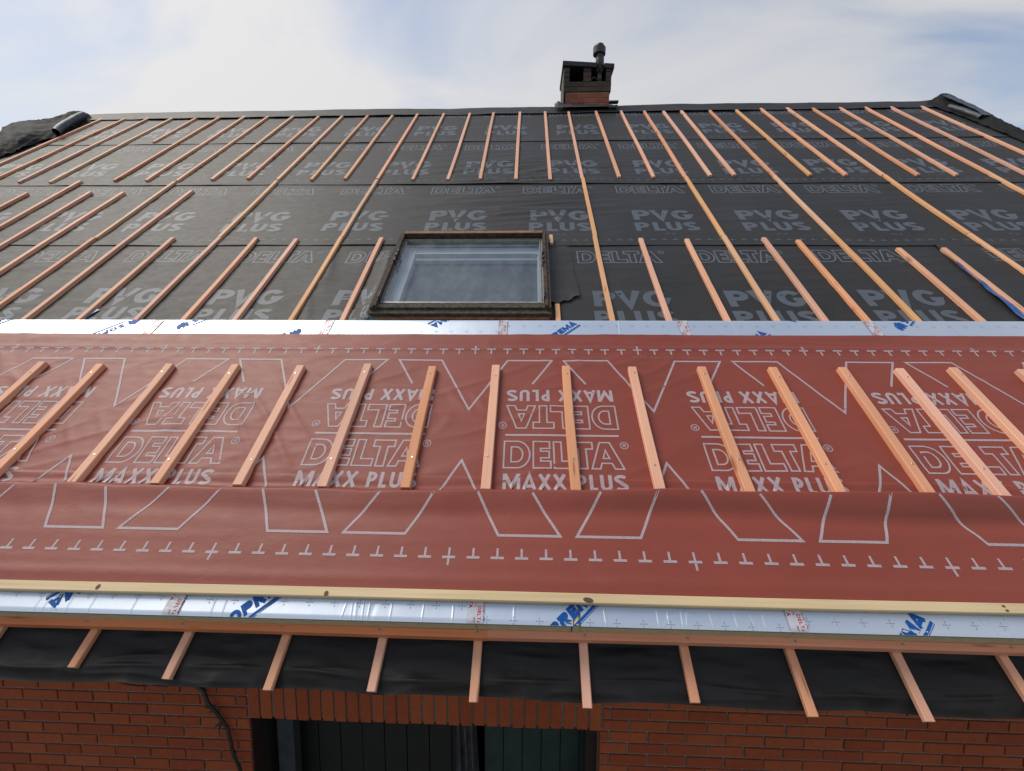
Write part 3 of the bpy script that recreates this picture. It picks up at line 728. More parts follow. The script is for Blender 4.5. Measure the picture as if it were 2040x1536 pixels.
# overlapping length at the right, and its blue strip
fn, e = black_fn(1, .006, 40)
mb = MB(); tt = np.linspace(0, 1, 46); A, B = np.meshgrid(np.linspace(0, 1, 80), tt)
Vv = 2.21+B*1.395; UA = 3.455+.03*sstep(2.5, 3.6, Vv)+.012*np.sin(Vv*9) ; Uv = UA+(UR-UA)*A
X, Y, Z = fn(Uv, Vv, .004*np.exp(-A*14)); mb.grid(X, Y, Z)
black_print(mb, fn, e, 3.86, 3.6, UR-.6)
tag(mb.build('underlay_sheet', [M_black, M_pgrey, M_pgrey2], smooth=True), 'black printed underlay piece lapped over the lowest course at far right beside the blue strip', 'roof underlay', GB)
mb = MB(); b = np.linspace(0, 1, 40); a = np.linspace(0, 1, 5); A, B = np.meshgrid(a, b); Vv = 2.40+.88*B
X, Y, Z = fn((3.415+.045*B)*(1-A)+3.470*A-.0015*np.sin(B*14)*(1-A), Vv, .013+.004*np.sin(B*20+A)); mb.grid(X, Y, Z)
tag(mb.build('release_strip', M_bluestrip, smooth=True), 'blue plastic release strip lying along the sheet lap at far right', 'plastic strip')
mb = MB(); fn1, e1 = black_fn(1); A, B = np.meshgrid(np.linspace(0, 1, 6), np.linspace(0, 1, 12))
X, Y, Z = fn1(-3.375+.05*A+.035*B, 2.45+.2*B, .008+.004*np.sin(A*3+B*7)); mb.grid(X, Y, Z)
tag(mb.build('release_strip', M_bluestrip, smooth=True), 'short blue plastic scrap against a batten above the foil strip at far left', 'plastic strip')
# patch right of the window with a torn foot
mb = MB(); A, B = np.meshgrid(np.linspace(0, 1, 24), np.linspace(0, 1, 50))
low = 2.70+.12*A**1.5+.01*np.sin(A*17)
Vv = low+(3.60-low)*B
X, Y, Z = fn1(.155+A*(.235-.03*B)+.006*np.sin(B*11), Vv, .004+.03*(1-A)**4+.010*(1-B)**5*(.4+A)+.004*fbm(A*4, B*7, 3)); mb.grid(X, Y, Z)
tag(mb.build('underlay_patch', M_black, smooth=True), 'plain black underlay patch with a torn lower corner, right of the roof window', 'roof underlay')

# ridge strip folded over the top
mb = MB(); A, B = np.meshgrid(np.linspace(UL, UR, 240), np.linspace(0, 1, 16))
s = (B-.55)*.62          # distance along the section, 0 at the apex
low = .012*fbm(A*1.3, B*0, 4)
rid = .022*fbm(A*.8, A*0, 6)+.03*np.exp(-((A-6.25)/.2)**2)
vv_ = np.where(s < 0, ridge_v+s*.85, ridge_v); X, Y, Z = R(A, vv_+.03*(s > 0), .014+rid+.016*fbm(A*2.2, B*4, 9)-.01*sstep(-.1, -.34, s)+.004*(s > -.05))
back = np.maximum(s, 0); Y = Y+back*CP+.02*(s > 0); Z = Z-back*SP*.9
mb.grid(X, Y, Z)
tag(mb.build('ridge_strip', M_black, smooth=True), 'dark membrane strip folded over the ridge along the whole roof top', 'ridge membrane')
# flapped membrane on the left verge
def catm(P, n):
    P = [np.array(p, float) for p in P]; P = [2*P[0]-P[1]]+P+[2*P[-1]-P[-2]]; o = []
    seg = len(P)-3
    for i in range(n):
        t = i/(n-1)*seg; k = min(int(t), seg-1); f = t-k; a, b, c, d_ = P[k:k+4]
        o.append(.5*((2*b)+(-a+c)*f+(2*a-5*b+4*c-d_)*f*f+(-a+3*b-3*c+d_)*f**3))
    return np.array(o)
def loft(rows, n, m, amp, seed):
    C = [catm(r, n) for r in rows]
    G = np.stack([catm([c[i] for c in C], m) for i in range(n)], 0)
    i, j = np.meshgrid(np.arange(n), np.arange(m), indexing='ij')
    G[..., 2] += amp*(ridged(i*.22+j*.12, j*.33-i*.05, seed, 3)-.3)
    G[..., 1] += amp*.8*(fbm(i*.3, j*.4, seed+2)-.5)
    return R(G[..., 0], G[..., 1], G[..., 2])
mb = MB()
mb.grid(*loft([[(-6.98, 7.72, .02), (-6.90, 7.30, .02), (-6.88, 6.85, .02), (-6.97, 6.50, .03), (-6.98, 6.15, .03), (-7.05, 5.95, .03)],
               [(-7.12, 7.80, .09), (-7.10, 7.42, .05), (-7.06, 7.0, .07), (-7.10, 6.62, .12), (-7.12, 6.3, .10), (-7.16, 6.0, .07)],
               [(-7.28, 7.82, .11), (-7.34, 7.5, .09), (-7.42, 7.22, .12), (-7.50, 6.95, .15), (-7.36, 6.45, .12), (-7.34, 6.1, .06)],
               [(-7.42, 7.76, .06), (-7.50, 7.42, .08), (-7.66, 7.22, .10), (-7.74, 6.92, .10), (-7.50, 6.4, .02), (-7.40, 6.05, .0)],
               [(-7.50, 7.66, -.05), (-7.58, 7.34, -.05), (-7.70, 7.1, -.05), (-7.72, 6.8, -.08), (-7.52, 6.3, -.08), (-7.44, 5.95, -.08)]], 70, 40, .022, 3))
tag(mb.build('membrane_flap', M_flap, smooth=True), 'crumpled black membrane flap bunched up along the left verge near the ridge', 'membrane flap')
def roll(pts, r, seed):
    mb = MB(); C = catm(pts, 30); th = np.linspace(0.0, 2*math.pi*1.25, 30)
    T, I = np.meshgrid(th, np.arange(30)); rr_ = r*(1-.18*T/7)*(1+.25*(fbm(I*.3, T*.9, seed)-.5))
    mb.grid(*R(C[I, 0]+rr_*np.cos(T), C[I, 1], C[I, 2]+rr_*np.sin(T))); return mb
tag(roll([(-7.02, 7.62, .09), (-6.98, 7.3, .09), (-6.93, 6.98, .075), (-6.87, 6.84, .07)], .058, 2).build('membrane_roll', M_roll, smooth=True),
    'blue-grey rolled membrane edge with a dark open end at the left verge', 'membrane roll')
# right verge
mb = MB()
mb.grid(*loft([[(5.95, 7.80, .03), (6.06, 7.3, .022), (6.10, 6.7, .02), (6.14, 5.9, .02)],
               [(6.12, 7.88, .10), (6.18, 7.35, .07), (6.20, 6.75, .06), (6.22, 5.9, .04)],
               [(6.27, 7.92, .13), (6.33, 7.35, .09), (6.30, 6.75, .07), (6.29, 5.9, .04)],
               [(6.40, 7.84, .04), (6.42, 7.25, .02), (6.36, 6.7, .0), (6.34, 5.9, -.04)],
               [(6.44, 7.76, -.10), (6.44, 7.2, -.10), (6.38, 6.65, -.10), (6.36, 5.9, -.12)]], 60, 36, .016, 13))
tag(mb.build('membrane_flap', M_flap, smooth=True), 'black membrane flap rising to a point along the right verge by the ridge', 'membrane flap')
mb = MB(); A, B = np.meshgrid(np.linspace(0, 1, 12), np.linspace(0, 1, 40))
mb.grid(*R(6.15+.11*A+.03*np.sin(B*5), 6.95+.85*B, .088+.012*fbm(A*2, B*8, 5)+.045*B))
tag(mb.build('flashing_strip', M_roll, smooth=True), 'pale blue-grey strip lying on the black flap at the right verge', 'membrane strip')
tag(roll([(6.09, 7.50, .06), (6.12, 7.3, .065), (6.14, 7.1, .065), (6.15, 6.95, .065)], .035, 6).build('membrane_roll', M_lead, smooth=True),
    'dark ribbed roll of membrane at the right verge below the pale strip', 'membrane roll')

# ------------------------------------------------------------------ timber battens
def batten(u, va, vb, n0, w, t, material, label, group, bow=0.0, screws=(), cat='batten', name='batten', tilt=0.0, along='v', screwn='screw'):
    """stick from va (low end) to vb; local x runs along it"""
    L = vb-va; k = max(2, int(L/.25)+1); mb = MB(); c = min(.003, w*.1)
    prof = [(-w/2, 0), (w/2, 0), (w/2, t-c), (w/2-c, t), (-w/2+c, t), (-w/2, t-c)]
    rr = random.Random(int((u*37+va*11)*100))
    ph = rr.uniform(0, 6)
    for i in range(k+1):
        x = L*i/k; dy = bow*math.sin(math.pi*x/L)+.0015*math.sin(x*2.3+ph)+tilt*x/L; dz = .0012*math.sin(x*3.1+ph*2)
        e_ = rr.uniform(-.002, .002) if i in (0, k) else 0
        mb.v.extend([(x+e_, dy+a, b+dz) for a, b in prof])
    for i in range(k):
        for j in range(6): mb.f.append((i*6+j, i*6+(j+1) % 6, i*6+6+(j+1) % 6, i*6+6+j)); mb.m.append(0)
    mb.f.append(tuple(range(6))[::-1]); mb.f.append(tuple(k*6+j for j in range(6))); mb.m += [0, 0]
    me = bpy.data.meshes.new(name); me.from_pydata(mb.v, [], mb.f); me.materials.append(material); me.update()
    o = bpy.data.objects.new(name, me); COL.objects.link(o)
    if along == 'v':
        M = Matrix(((0, -1, 0), (CP, 0, -SP), (SP, 0, CP))); loc = R(u, va, n0)
    else:
        M = Matrix(((1, 0, 0), (0, CP, -SP), (0, SP, CP))); loc = R(va, u, n0)
    o.matrix_world = Matrix.Translation(loc) @ M.to_4x4()
    tag(o, label, cat, group)
    for s in screws:
        s, yo = s if isinstance(s, tuple) else (s, 0)
        so = SCREW.copy(); COL.objects.link(so); so.name = 'screw'; so.parent = o; so.location = (s-va, yo+bow*.6, t+.0002+.0012*math.sin((s-va)*3.1+ph*2))
        so.rotation_euler = (rr.uniform(-.1, .1), rr.uniform(-.1, .1), rr.uniform(0, 3))
    return o
sm = MB(); seg = 14
ring = lambda r, z: [(r*math.cos(2*math.pi*i/seg), r*math.sin(2*math.pi*i/seg), z) for i in range(seg)]
sm.add(ring(.0058, 0)+ring(.0058, .0012)+ring(.0046, .0022)+ring(.0026, .0022)+ring(.002, .0008),
       [(a*seg+i, a*seg+(i+1) % seg, (a+1)*seg+(i+1) % seg, (a+1)*seg+i) for a in range(4) for i in range(seg)]+[tuple(4*seg+i for i in range(seg))])
sme = bpy.data.meshes.new('screw'); sme.from_pydata(sm.v, [], sm.f); sme.materials.append(M_steel)
SCREW = bpy.data.objects.new('screw', sme)

def ordw(n): return {1: 'first', 2: 'second', 3: 'third', 4: 'fourth', 5: 'fifth', 6: 'sixth', 7: 'seventh', 8: 'eighth', 9: 'ninth', 10: 'tenth', 11: 'eleventh', 12: 'twelfth', 13: 'thirteenth', 14: 'fourteenth', 15: 'fifteenth', 16: 'sixteenth', 17: 'seventeenth', 18: 'eighteenth', 19: 'nineteenth', 20: 'twentieth'}[n]
RAFT = [-6.815, -6.433, -6.04, -5.647, -5.258, -4.88, -4.486, -4.104, -3.705, -3.29, -2.915, -2.512, -2.118, -1.738, -1.329, -.929, -.551, -.15, .23, .60, 1.007, 1.393, 1.735, 2.02, 2.286, 2.712, 3.104, 3.486, 3.88, 4.252, 4.647, 5.016, 5.385, 5.826, 6.207]
ENDS = [5.14, 5.14, 5.148, 5.128, 6.528, 5.161, 5.151, 5.13, 5.157, 5.182, 5.13, 5.127, 5.142, 5.13, 5.097, 5.087, 5.092, 5.082, 5.058, 5.09, 5.112, 5.102, 5.10, 5.134, 5.137, 5.10, 5.12, 5.11, 5.10, 5.089, 5.079, 5.08, 5.094, 5.1, 5.1]
FULL = {-4.104, -2.915, -1.738, .60, 1.735, 2.712, 3.88, 5.016}
BW, BT, BN = .036, .0245, .0045
GU = 'battens below the ridge'; GM = 'battens in the middle of the black roof'; GL = 'battens just above the foil strip'
rr = random.Random(21)
ic = RAFT.index(.60)
for i, (u, e_) in enumerate(zip(RAFT, ENDS)):
    if i == ic: l = 'pale timber batten reaching the ridge under the left edge of the chimney'
    elif i == ic+1: l = 'pale timber batten reaching the ridge under the right half of the chimney'
    elif i < ic: l = 'pale timber batten from the ridge down, %s to the left of the chimney' % ordw(ic-i)
    else: l = 'pale timber batten from the ridge down, %s to the right of the chimney' % ordw(i-ic-1)
    if e_ > 6: l = 'shortest pale batten below the ridge at left, ending on the topmost black sheet'
    batten(u+rr.uniform(-.006, .006), e_, 7.70+rr.uniform(-.02, .01), BN, BW+rr.uniform(-.002, .003), BT, M_fir if rr.random() < .88 else M_gold, l, GU, rr.uniform(-.006, .006))
batten(-7.165, 5.2, 7.2, BN, BW, BT, M_fir, 'pale batten at the left verge, half covered by the crumpled flap', GU)
fl_ = sorted(FULL)
wnames = ['golden jointed batten, %s full-length run from the left edge of the photo', 'golden jointed batten, %s full-length run right of the roof window']
for j, u in enumerate(fl_):
    side = 'left' if u < -1 else 'right'
    q_ = [x for x in fl_ if (x < -1) == (u < -1)]
    q_ = q_[::-1] if u < -1 else q_
    nth = ordw(q_.index(u)+1)
    k = rr.uniform(-.01, .01)
    lo = 3.76 if u != 1.735 else 3.74
    batten(u+k, lo+.002, 5.10, BN, BW, BT, M_gold, 'golden batten piece, middle length of the %s long run to the %s of the window' % (nth, side), GM, rr.uniform(-.008, .008))
    batten(u+k*2-.003, 2.12, lo, BN, BW+.001, BT, M_gold if u > -2 else M_fir, 'golden batten piece, lowest length of the %s long run to the %s of the window' % (nth, side), GL, rr.uniform(-.006, .006))
MID = [(-5.663, 4.811), (-5.28, 5.144), (-4.925, 4.819), (-4.54, 4.811), (-3.768, 4.841)]
for j, (u, t_) in enumerate(MID):
    batten(u, 2.12, t_, BN, BW+.003, BT+.003, M_firpink, 'pinkish batten starting half-way up the black roof at far left, %s from the left' % ordw(j+1), GM, rr.uniform(-.006, .006))
LOW = [(-3.344, 3.749), (-2.541, 3.74), (-2.15, 3.72), (-1.353, 3.728), (1.001, 3.694), (1.405, 3.677), (2.08, 3.692), (2.362, 3.649), (3.132, 3.501), (3.492, 3.498)]
LL = ['pinkish short batten above the foil strip, first from the left edge of the photo', 'pinkish short batten above the foil strip, second from the left edge of the photo',
      'pinkish short batten above the foil strip, second to the left of the roof window', 'pinkish short batten close to the left side of the roof window',
      'pinkish short batten above the foil strip, first to the right of the window patch', 'pinkish short batten above the foil strip, second right of the window',
      'pinkish short batten above the foil strip, third right of the window', 'pinkish short batten above the foil strip, fourth right of the window',
      'pinkish short batten above the foil strip, just left of the blue strip', 'pinkish short batten lying along the blue strip at far right']
for (u, t_), l in zip(LOW, LL):
    batten(u, 2.12, t_, BN, BW+.003, BT+.002, M_firpink if u < 1.3 else M_fir, l, GL, rr.uniform(-.004, .004), tilt=-.01 if u > 3.4 else 0)
batten(-1.150, 2.12, 2.60, BN, BW, BT, M_gold, 'batten stub under the lower left corner of the roof window', GL)
batten(.214, 2.12, 2.70, BN, BW, BT, M_gold, 'batten stub under the lower right corner of the roof window', GL)
batten(.200, 3.58, 3.73, BN+.02, .03, BT, M_gold, 'broken batten stub at the upper right corner of the roof window', GL)

# ------------------------------------------------------------------ insulation boards
NU, NL = .146, .1745          # foil level of the upper and the lower row
def crease(u, v, lines):
    n = 0*u
    for (ua, ub_, w, h) in lines: n = n + h*np.exp(-((u-(ua+(ub_-ua)*(.555-v)/.07))/w)**2)
    return n
CR = [(-1.908, -1.909), (-1.87, -1.876), (-1.836, -1.842), (-1.783, -1.778), (-1.69, -1.69), (-1.522, -1.521), (-1.211, -1.206), (-1.167, -1.161), (-.691, -.698), (-.67, -.661), (-.626, -.618), (-.601, -.597), (-.515, -.513), (-.392, -.391), (-.278, -.276), (-.046, -.046), (.292, .297), (.489, .49), (.528, .528), (.579, .578), (.681, .688), (.775, .774), (.828, .839), (.878, .875), (1.132, 1.131), (1.659, 1.657), (1.694, 1.682), (1.75, 1.735)]
CRL = [(a, b, .0028, .0013) for a, b in CR]+[(-.655, -.645, .006, .0012), (-.58, -.588, .012, -.001), (.602, .590, .003, .0012)]
CRU = [(.602, .589), (1.334, 1.340), (1.766, 1.759), (2.064, 2.070), (2.694, 2.696), (2.365, 2.358), (-3.1, -3.09)]
def low_fn(u, v, off=0.0):
    u = np.asarray(u, float); v = np.asarray(v, float)
    ar = np.hypot(u-.585, (v-.455)*1.0); arc_ = .0007*np.exp(-((ar-.085)/.003)**2)*(v > .47)
    n = NL + crease(u, v, CRL) + arc_ + .0006*fbm(u*9, v*9, 2) - .004*sstep(.495, .484, v)
    return R(u, v, n+off)
def up_fn(u, v, off=0.0):
    u = np.asarray(u, float); v = np.asarray(v, float)
    n = NU + .0006*fbm(u*7, v*7, 5) - .003*sstep(2.335, 2.348, v)
    for a, b in CRU: n = n+.0014*np.exp(-((u-(a+(b-a)*(2.345-v)/.17))/.0035)**2)
    return R(u, v, n+off)
SOP = [('S', 0, .90), ('O', 1.02, 2.0), ('P', 2.10, 2.98), ('R', 3.08, 4.02), ('E', 4.12, 4.92), ('M', 5.0, 6.28), ('A', 6.34, 7.45)]
def logo(mb, fn, ou, ov, ang, vmin, vmax):
    P = Print(mb, fn, 1, vmin, vmax); T = Xf(ou, ov, .0465, .0465, math.radians(ang), shear=.08)
    word(P, T, SOP, .30)
    P.stroke([(-.1, -.36), (7.6, -.36)], .22, T, step=.02); P.stroke([(-.1, -.56), (7.6, -.56)], .05, T, step=.02)
    # round shaggy beast beside the name: back, head, legs
    c = Xf(ou, ov, .0465, .0465, math.radians(ang))
    body = [(-2.0, .05), (-1.78, -.15), (-1.66, .12), (-1.4, .12), (-1.3, -.15), (-1.05, -.15), (-1.0, .12), (-.8, .1), (-.72, -.15), (-.48, -.15), (-.42, .3), (-.36, .75), (-.5, 1.05), (-.72, 1.1), (-.88, 1.36), (-1.14, 1.42), (-1.4, 1.2), (-1.72, 1.08), (-1.95, .8), (-2.1, .45)]
    cx_, cy_ = -1.2, .6
    for i in range(len(body)):
        P.poly([c(cx_, cy_), c(*body[i-1]), c(*body[i])][::-1], .0012)
def ticks(mb, fn, us, v, vmin, vmax, mi=2, s=1.0):
    P = Print(mb, fn, mi, vmin, vmax)
    for u in us:
        for a, b in ((.006, .014), (-.014, -.006)):
            P.stroke([(u+a*s, v), (u+b*s, v)], .0018); P.stroke([(u, v+a*s), (u, v+b*s)], .0018)
        P.stroke([(u-.0025, v), (u+.0025, v)], .003)
def board(name, ua, ub_, va, vb, fn, nb, nt_, label, group, logos, tick, fine):
    root = empty(name, R((ua+ub_)/2, va, nb), label, 'insulation board', group)
    mb = MB()
    if fine:
        us = np.arange(ua, ub_+.0005, .0014 if fine == 2 else .0024); us[-1] = ub_
        vs_ = np.concatenate([np.linspace(va, va+.09, 16), np.linspace(va+.12, vb, 4)]) if nt_ > .16 else np.concatenate([np.linspace(va, vb-.2, 4), np.linspace(vb-.18, vb, 14)])
    else: us = np.linspace(ua, ub_, 8); vs_ = np.linspace(va, vb, 8)
    A, B = np.meshgrid(us, vs_); X, Y, Z = fn(A, B); mb.grid(X, Y, Z)
    fn = on_grid(us, vs_, X, Y, Z, lambda u, v: v)
    lim = (va+.0005, vb-.0005)
    for (a, b, g_) in logos: logo(mb, fn, a, b, g_, *lim)
    for (us_, v) in tick: ticks(mb, fn, [x for x in us_ if ua+.015 < x < ub_-.015], v, *lim)
    mb.build('foil_face', [M_foil, M_blue, M_tick], root, smooth='zero')
    q = MB()
    if nt_ > .16:      # lower edge: shoulder, then the tongue
        rb(q, ua, ub_, va+.0095, vb, nb, nt_-.0042, 0)
        core = q.build('foam_core', M_foamshade, root)
        q = MB(); rb(q, ua+.001, ub_-.001, va+.0065, va+.0092, nb+.02, nt_-.052, 0); q.build('tongue', M_foam, root)
    else:
        rb(q, ua, ub_, va, vb-.002, nb, nt_-.0032, 0); q.build('foam_core', M_foam, root)
    return root
GI = 'foil-faced insulation boards'
UJ = [-4.90, -3.72, -2.54, -1.346, -.167, 1.012, 2.205, 3.40, 4.6]
LG_U = [(-2.773, 2.307, 225), (-2.29, 2.303, 44), (-1.594, 2.19, 225), (-.405, 2.534, 224), (.076, 2.066, 44), (1.272, 1.972, 44), (1.95, 2.595, 224), (2.445, 2.311, 44), (-3.75, 2.24, 44), (3.5, 2.1, 44)]
pos_u = ['at the far left end of the upper strip', 'of the upper strip with an upside-down blue logo at left', 'of the upper strip with half an animal emblem', 'of the upper strip below the left half of the roof window',
         'of the upper strip with a bold blue underlined logo end', 'of the upper strip with a blue logo tip at its foot', 'of the upper strip with an animal emblem at far right', 'at the far right end of the upper strip']
for i in range(len(UJ)-1):
    a, b = UJ[i]+.0005, UJ[i+1]-.0005
    lg = [l for l in LG_U if a-.05 < l[0]+(.12 if l[2] < 100 else -.12) < b+.1]
    tk = [(np.arange(-5, 5, .0985)+(-.601+5) % .0985, 2.2235)] if b < 0 else [(np.arange(-5, 5, .1005)+(-.125+5) % .1005, 2.2835), (np.arange(-5, 5, .1005)+(-.125+5) % .1005, 2.178)]
    board('insulation_board', a, b, 1.085, 2.348, up_fn, .03, NU, 'silver-white foil insulation board '+pos_u[i], GI, lg, tk, 1 if -4 < (a+b)/2 < 3.6 else 0)
LJ = [-3.75, -2.555, -1.362, -.19, .174, .203, .993, 2.19, 3.4]
LG_L = [(-1.618, .755, 223), (-1.143, .418, 43), (.036, .373, 42.5), (1.216, .296, 44)]
pos_l = ['at the far left end of the eave strip', 'of the eave strip with an upside-down blue logo tip at left', 'of the eave strip crossed by blue logo letters left of centre', 'cut short, between central tape and foam-filled gap',
         None, 'of the eave strip right of the foam-filled gap', 'of the eave strip with two bold blue letters at right', 'at the far right end of the eave strip']
for i in range(len(LJ)-1):
    if pos_l[i] is None: continue
    a, b = LJ[i]+.0005, LJ[i+1]-.0005
    lg = [l for l in LG_L if a-.35 < l[0]+(.12 if l[2] < 100 else -.12) < b+.35]
    if 0 < a < .9: lg = [LG_L[2]]
    if b < -.1 and a > -1.4: lg = [LG_L[1]]
    if a > -1.4 and b < .18 and a > -.5: lg = [LG_L[2]]
    def cut(mb_l): return mb_l
    bv = .5485 if b < -1.3 else (.541 if b < -.1 else (.4955 if b < 1 else .519))
    tks = [(np.arange(-4, 4, .0985)+(-1.23+4) % .0985, bv)]
    if 0 < a < .9: tks = [(np.arange(-4, 4, .0985)+(.237+4) % .0985, .4955)]
    board('insulation_board', a, b, .483, 1.018, low_fn, .03, NL, 'silver-white foil insulation board '+pos_l[i], GI, lg, tks, 2 if -2.6 < (a+b)/2 < 2.3 else 0)
# foam in the gap
q = MB(); A, B = np.meshgrid(np.linspace(0, 1, 10), np.linspace(0, 1, 40))
q.grid(*R(.1745+.028*A, .486+.5*B, NL-.010+.007*np.sin(A*math.pi)+.006*fbm(A*3, B*40, 3)))
q.grid(*R(.1745+.028*A, .486+B*0, NL-.010+(.007*np.sin(A*math.pi)+.003)*(1-B)-.09*B))
tag(q.build('foam_bead', M_foam, smooth=True), 'yellowish foam bead filling the gap between two boards of the eave strip', 'foam bead')

def tape(uc, va, vb, fn, label, group, seed, w=.062, skew=0.0):
    mb = MB(); A, B = np.meshgrid(np.linspace(-.5, .5, 10), np.linspace(0, 1, 40))
    n = .0022+.0012*fbm(A*6, B*30, seed)
    f2 = lambda u, v, off=0.0: fn(u, v, .0034+off)
    mb.grid(*f2(uc+w*A+skew*(B-.5), va+(vb-va)*B, n-.0022))
    P = Print(mb, f2, 1, va+.001, vb-.001)
    for col, st, sz in ((.014, 0.0, .0185), (-.020, .062, .0185)):
        v = vb+.06-st
        while v > va:
            small_text(P, Xf(uc+col-.007, v, sz, sz, math.radians(-90)), 'DELTA', .035); v -= .118
    for col, st in ((-.004, .03), (.0285, .075)):
        v = vb+.05-st
        while v > va:
            small_text(P, Xf(uc+col-.003, v, .0085, .0085, math.radians(-90)), 'MULTI BAND', .03)
            P.stroke([(uc+col-.002, v-.066), (uc+col+.006, v-.074), (uc+col-.002, v-.082)], .0022)
            v -= .118
    tag(mb.build('adhesive_tape', [M_tape, M_redink], smooth=True), label, 'adhesive tape', group)
GT = 'tapes over the board joints'
for i, u in enumerate(UJ[1:-1]):
    wh = ['far beyond the left edge', 'first from the left', 'second from the left', 'below the roof window', 'first right of the window', 'second right of the window', 'far beyond the right edge'][i]
    tape(u, 2.14, 2.344, up_fn, 'white red-lettered tape on the upper foil strip, '+wh, GT, i, skew=.004)
for u, wh in ((-1.362, 'left of the centre'), (-.19, 'in the centre'), (.993, 'on the right')):
    tape(u, .4855, .60, low_fn, 'white red-lettered tape on the eave foil strip, '+wh, GT, int(u*10) % 7, skew=.003)

# ------------------------------------------------------------------ red underlay over the boards
VC = 1.383
RB = [-2.99, -2.61, -2.176, -1.767, -1.363, -.958, -.566, -.190, .225, .610, 1.010, 1.412, 1.805, 2.122, 2.424, 2.79]
def red_n(u, v):
    u = np.asarray(u, float); v = np.asarray(v, float)
    rgt = sstep(-1.5, 2.0, u)
    edge = 1.045+.005*np.sin(u*2.1)+.011*(vn(u*4.2, u*0, 91)-.5)+.005*(vn(u*11, u*0, 95)-.5)
    wdt = .040-.010*rgt
    st = sstep(edge+wdt*.5, edge-wdt*.5, v)
    n = .1515 + .0288*st
    rgt2 = rgt*(.75+.5*vn(u*1.6, u*0, 23))
    n = n - (.004+.012*rgt2)*np.exp(-((v-.925-.012*np.sin(u*2.7))/.042)**2)
    n = n + (.007+.044*rgt2**1.3+.010*(vn(u*2.3, u*0, 19)-.4))*np.exp(-(np.maximum(edge-.018-v, 0)/(.055+.045*rgt))**1.4)*st - .0035*np.exp(-((v-edge-.035)/.018)**2)
    # upper part: wrinkles pulled between the battens
    upm = sstep(1.08, 1.16, v)*(1-.55*sstep(1.9, 2.1, v))
    a = .42
    x1, y1 = u*math.cos(a)+v*math.sin(a), -u*math.sin(a)+v*math.cos(a)
    x2, y2 = u*math.cos(-.9)+v*math.sin(-.9), -u*math.sin(-.9)+v*math.cos(-.9)
    wr = .0062*ridged(x1*2.2, y1*9, 3, 4)*fbm(u*1.7+3, v*2, 8) + .0090*ridged(x2*2.0, y2*8, 9, 4)*sstep(.42, .6, fbm(u*1.1, v*1.3+7, 4)) + .0030*ridged(u*1.5, v*16, 12, 4)*fbm(u*2, v*3, 2)
    n = n + upm*(wr-.001)
    # long folds under the top edge
    n = n + .0060*np.exp(-((v-2.052-.006*np.sin(u*1.3))/.018)**2) + .0035*ridged(u*.7, v*22+u*.6, 17, 3)*sstep(2.06, 2.11, v)
    # lower part
    lowm = 1-sstep(1.0, 1.05, v)
    n = n + lowm*(.001+.0014*ridged(u*1.2, v*12, 22, 3)+.0022*ridged(x2*1.4, y2*9, 27, 4)*sstep(.86, .95, v)+.0035*(fbm(u*1.1, v*2.2, 30)-.5)+.0035*np.exp(-((v-.635)/.02)**2))
    return n
def red_fn(u, w, off=0.0):
    v = VC+np.asarray(w, float); return R(np.asarray(u, float), v, red_n(u, v)+off)
mb = MB()
us = np.arange(-4.4, 4.2, .016); ws = np.concatenate([np.arange(.568-VC, 1.0-VC, .014), np.arange(1.0-VC, 1.12-VC, .004), np.arange(1.12-VC, 2.19-VC, .012)])
A, B = np.meshgrid(us, ws)
X, Y, Z = red_fn(A, B); mb.grid(X, Y, Z)
red_g = on_grid(us, ws, X, Y, Z, lambda u, w: w)
P = Print(mb, red_g, 1)
ZIG = [(-.669, .362), (-.785, .56), (-.523, .56), (-.321, .165), (-.123, .56), (.144, .56), (.026, .362)]
MX = [('M', 0, .99), ('A', 1.09, 1.88), ('X', 1.98, 2.70), ('X', 2.80, 3.55), ('P', 4.12, 4.66), ('L', 4.82, 5.25), ('U', 5.42, 6.08), ('S', 6.20, 6.95)]
for m in range(-5, 5):
    c = .178+m
    P.stroke([(x+m, y) for x, y in ZIG], .0115, step=.016)
    P.stroke([(2*c-x-m+.0, -y) for x, y in ZIG], .0115, step=.012)
    P.stroke([(c-.293, -.004), (c+.29, -.004)], .012, step=.02)
    delta(P, Xf(c-.294, -.203, .585), .0142, .268)
    word(P, Xf(c-.294, -.322, .085), MX, .205)
    delta(P, Xf(c+.294, .197, .585, ang=math.pi), .0142, .268)
    word(P, Xf(c+.294, .316, .085, ang=math.pi), MX, .205)
for s_, off_ in ((1, -.3265), (-1, -.3195)):
    for i in range(-42, 44):
        u = off_+.1*i*.9985
        if not -4.3 < u < 4.1: continue
        w = .657*s_
        P.stroke([(u-.027, w), (u+.027, w)], .0105, step=.015)
        P.stroke([(u, w-.04*s_), (u, w+(.034*s_ if i % 10 == 0 else 0))], .0095, step=.012)
P2 = Print(mb, red_g, 2)
for m in (-2, -1, 0, 1, 2):
    for s, x0 in (('DIN-18-8-5  21:42', -.83), ('Diffusionsoffen verdeckt nageln oder tackern', -.404), ('ZVDH:UDB/USB  624045', .635)):
        small_text(P2, Xf(x0+2.2*m, .585, .0215, .021), s, .0, pitch=.96)
M_ppale = ink('faint_print', (0.30, 0.16, 0.15), 0.8)
tag(mb.build('red_underlay', [M_red, M_ppink, M_ppale], smooth='zero'), 'brick-red printed underlay sheet stretched over the insulation above the eave', 'roof underlay')

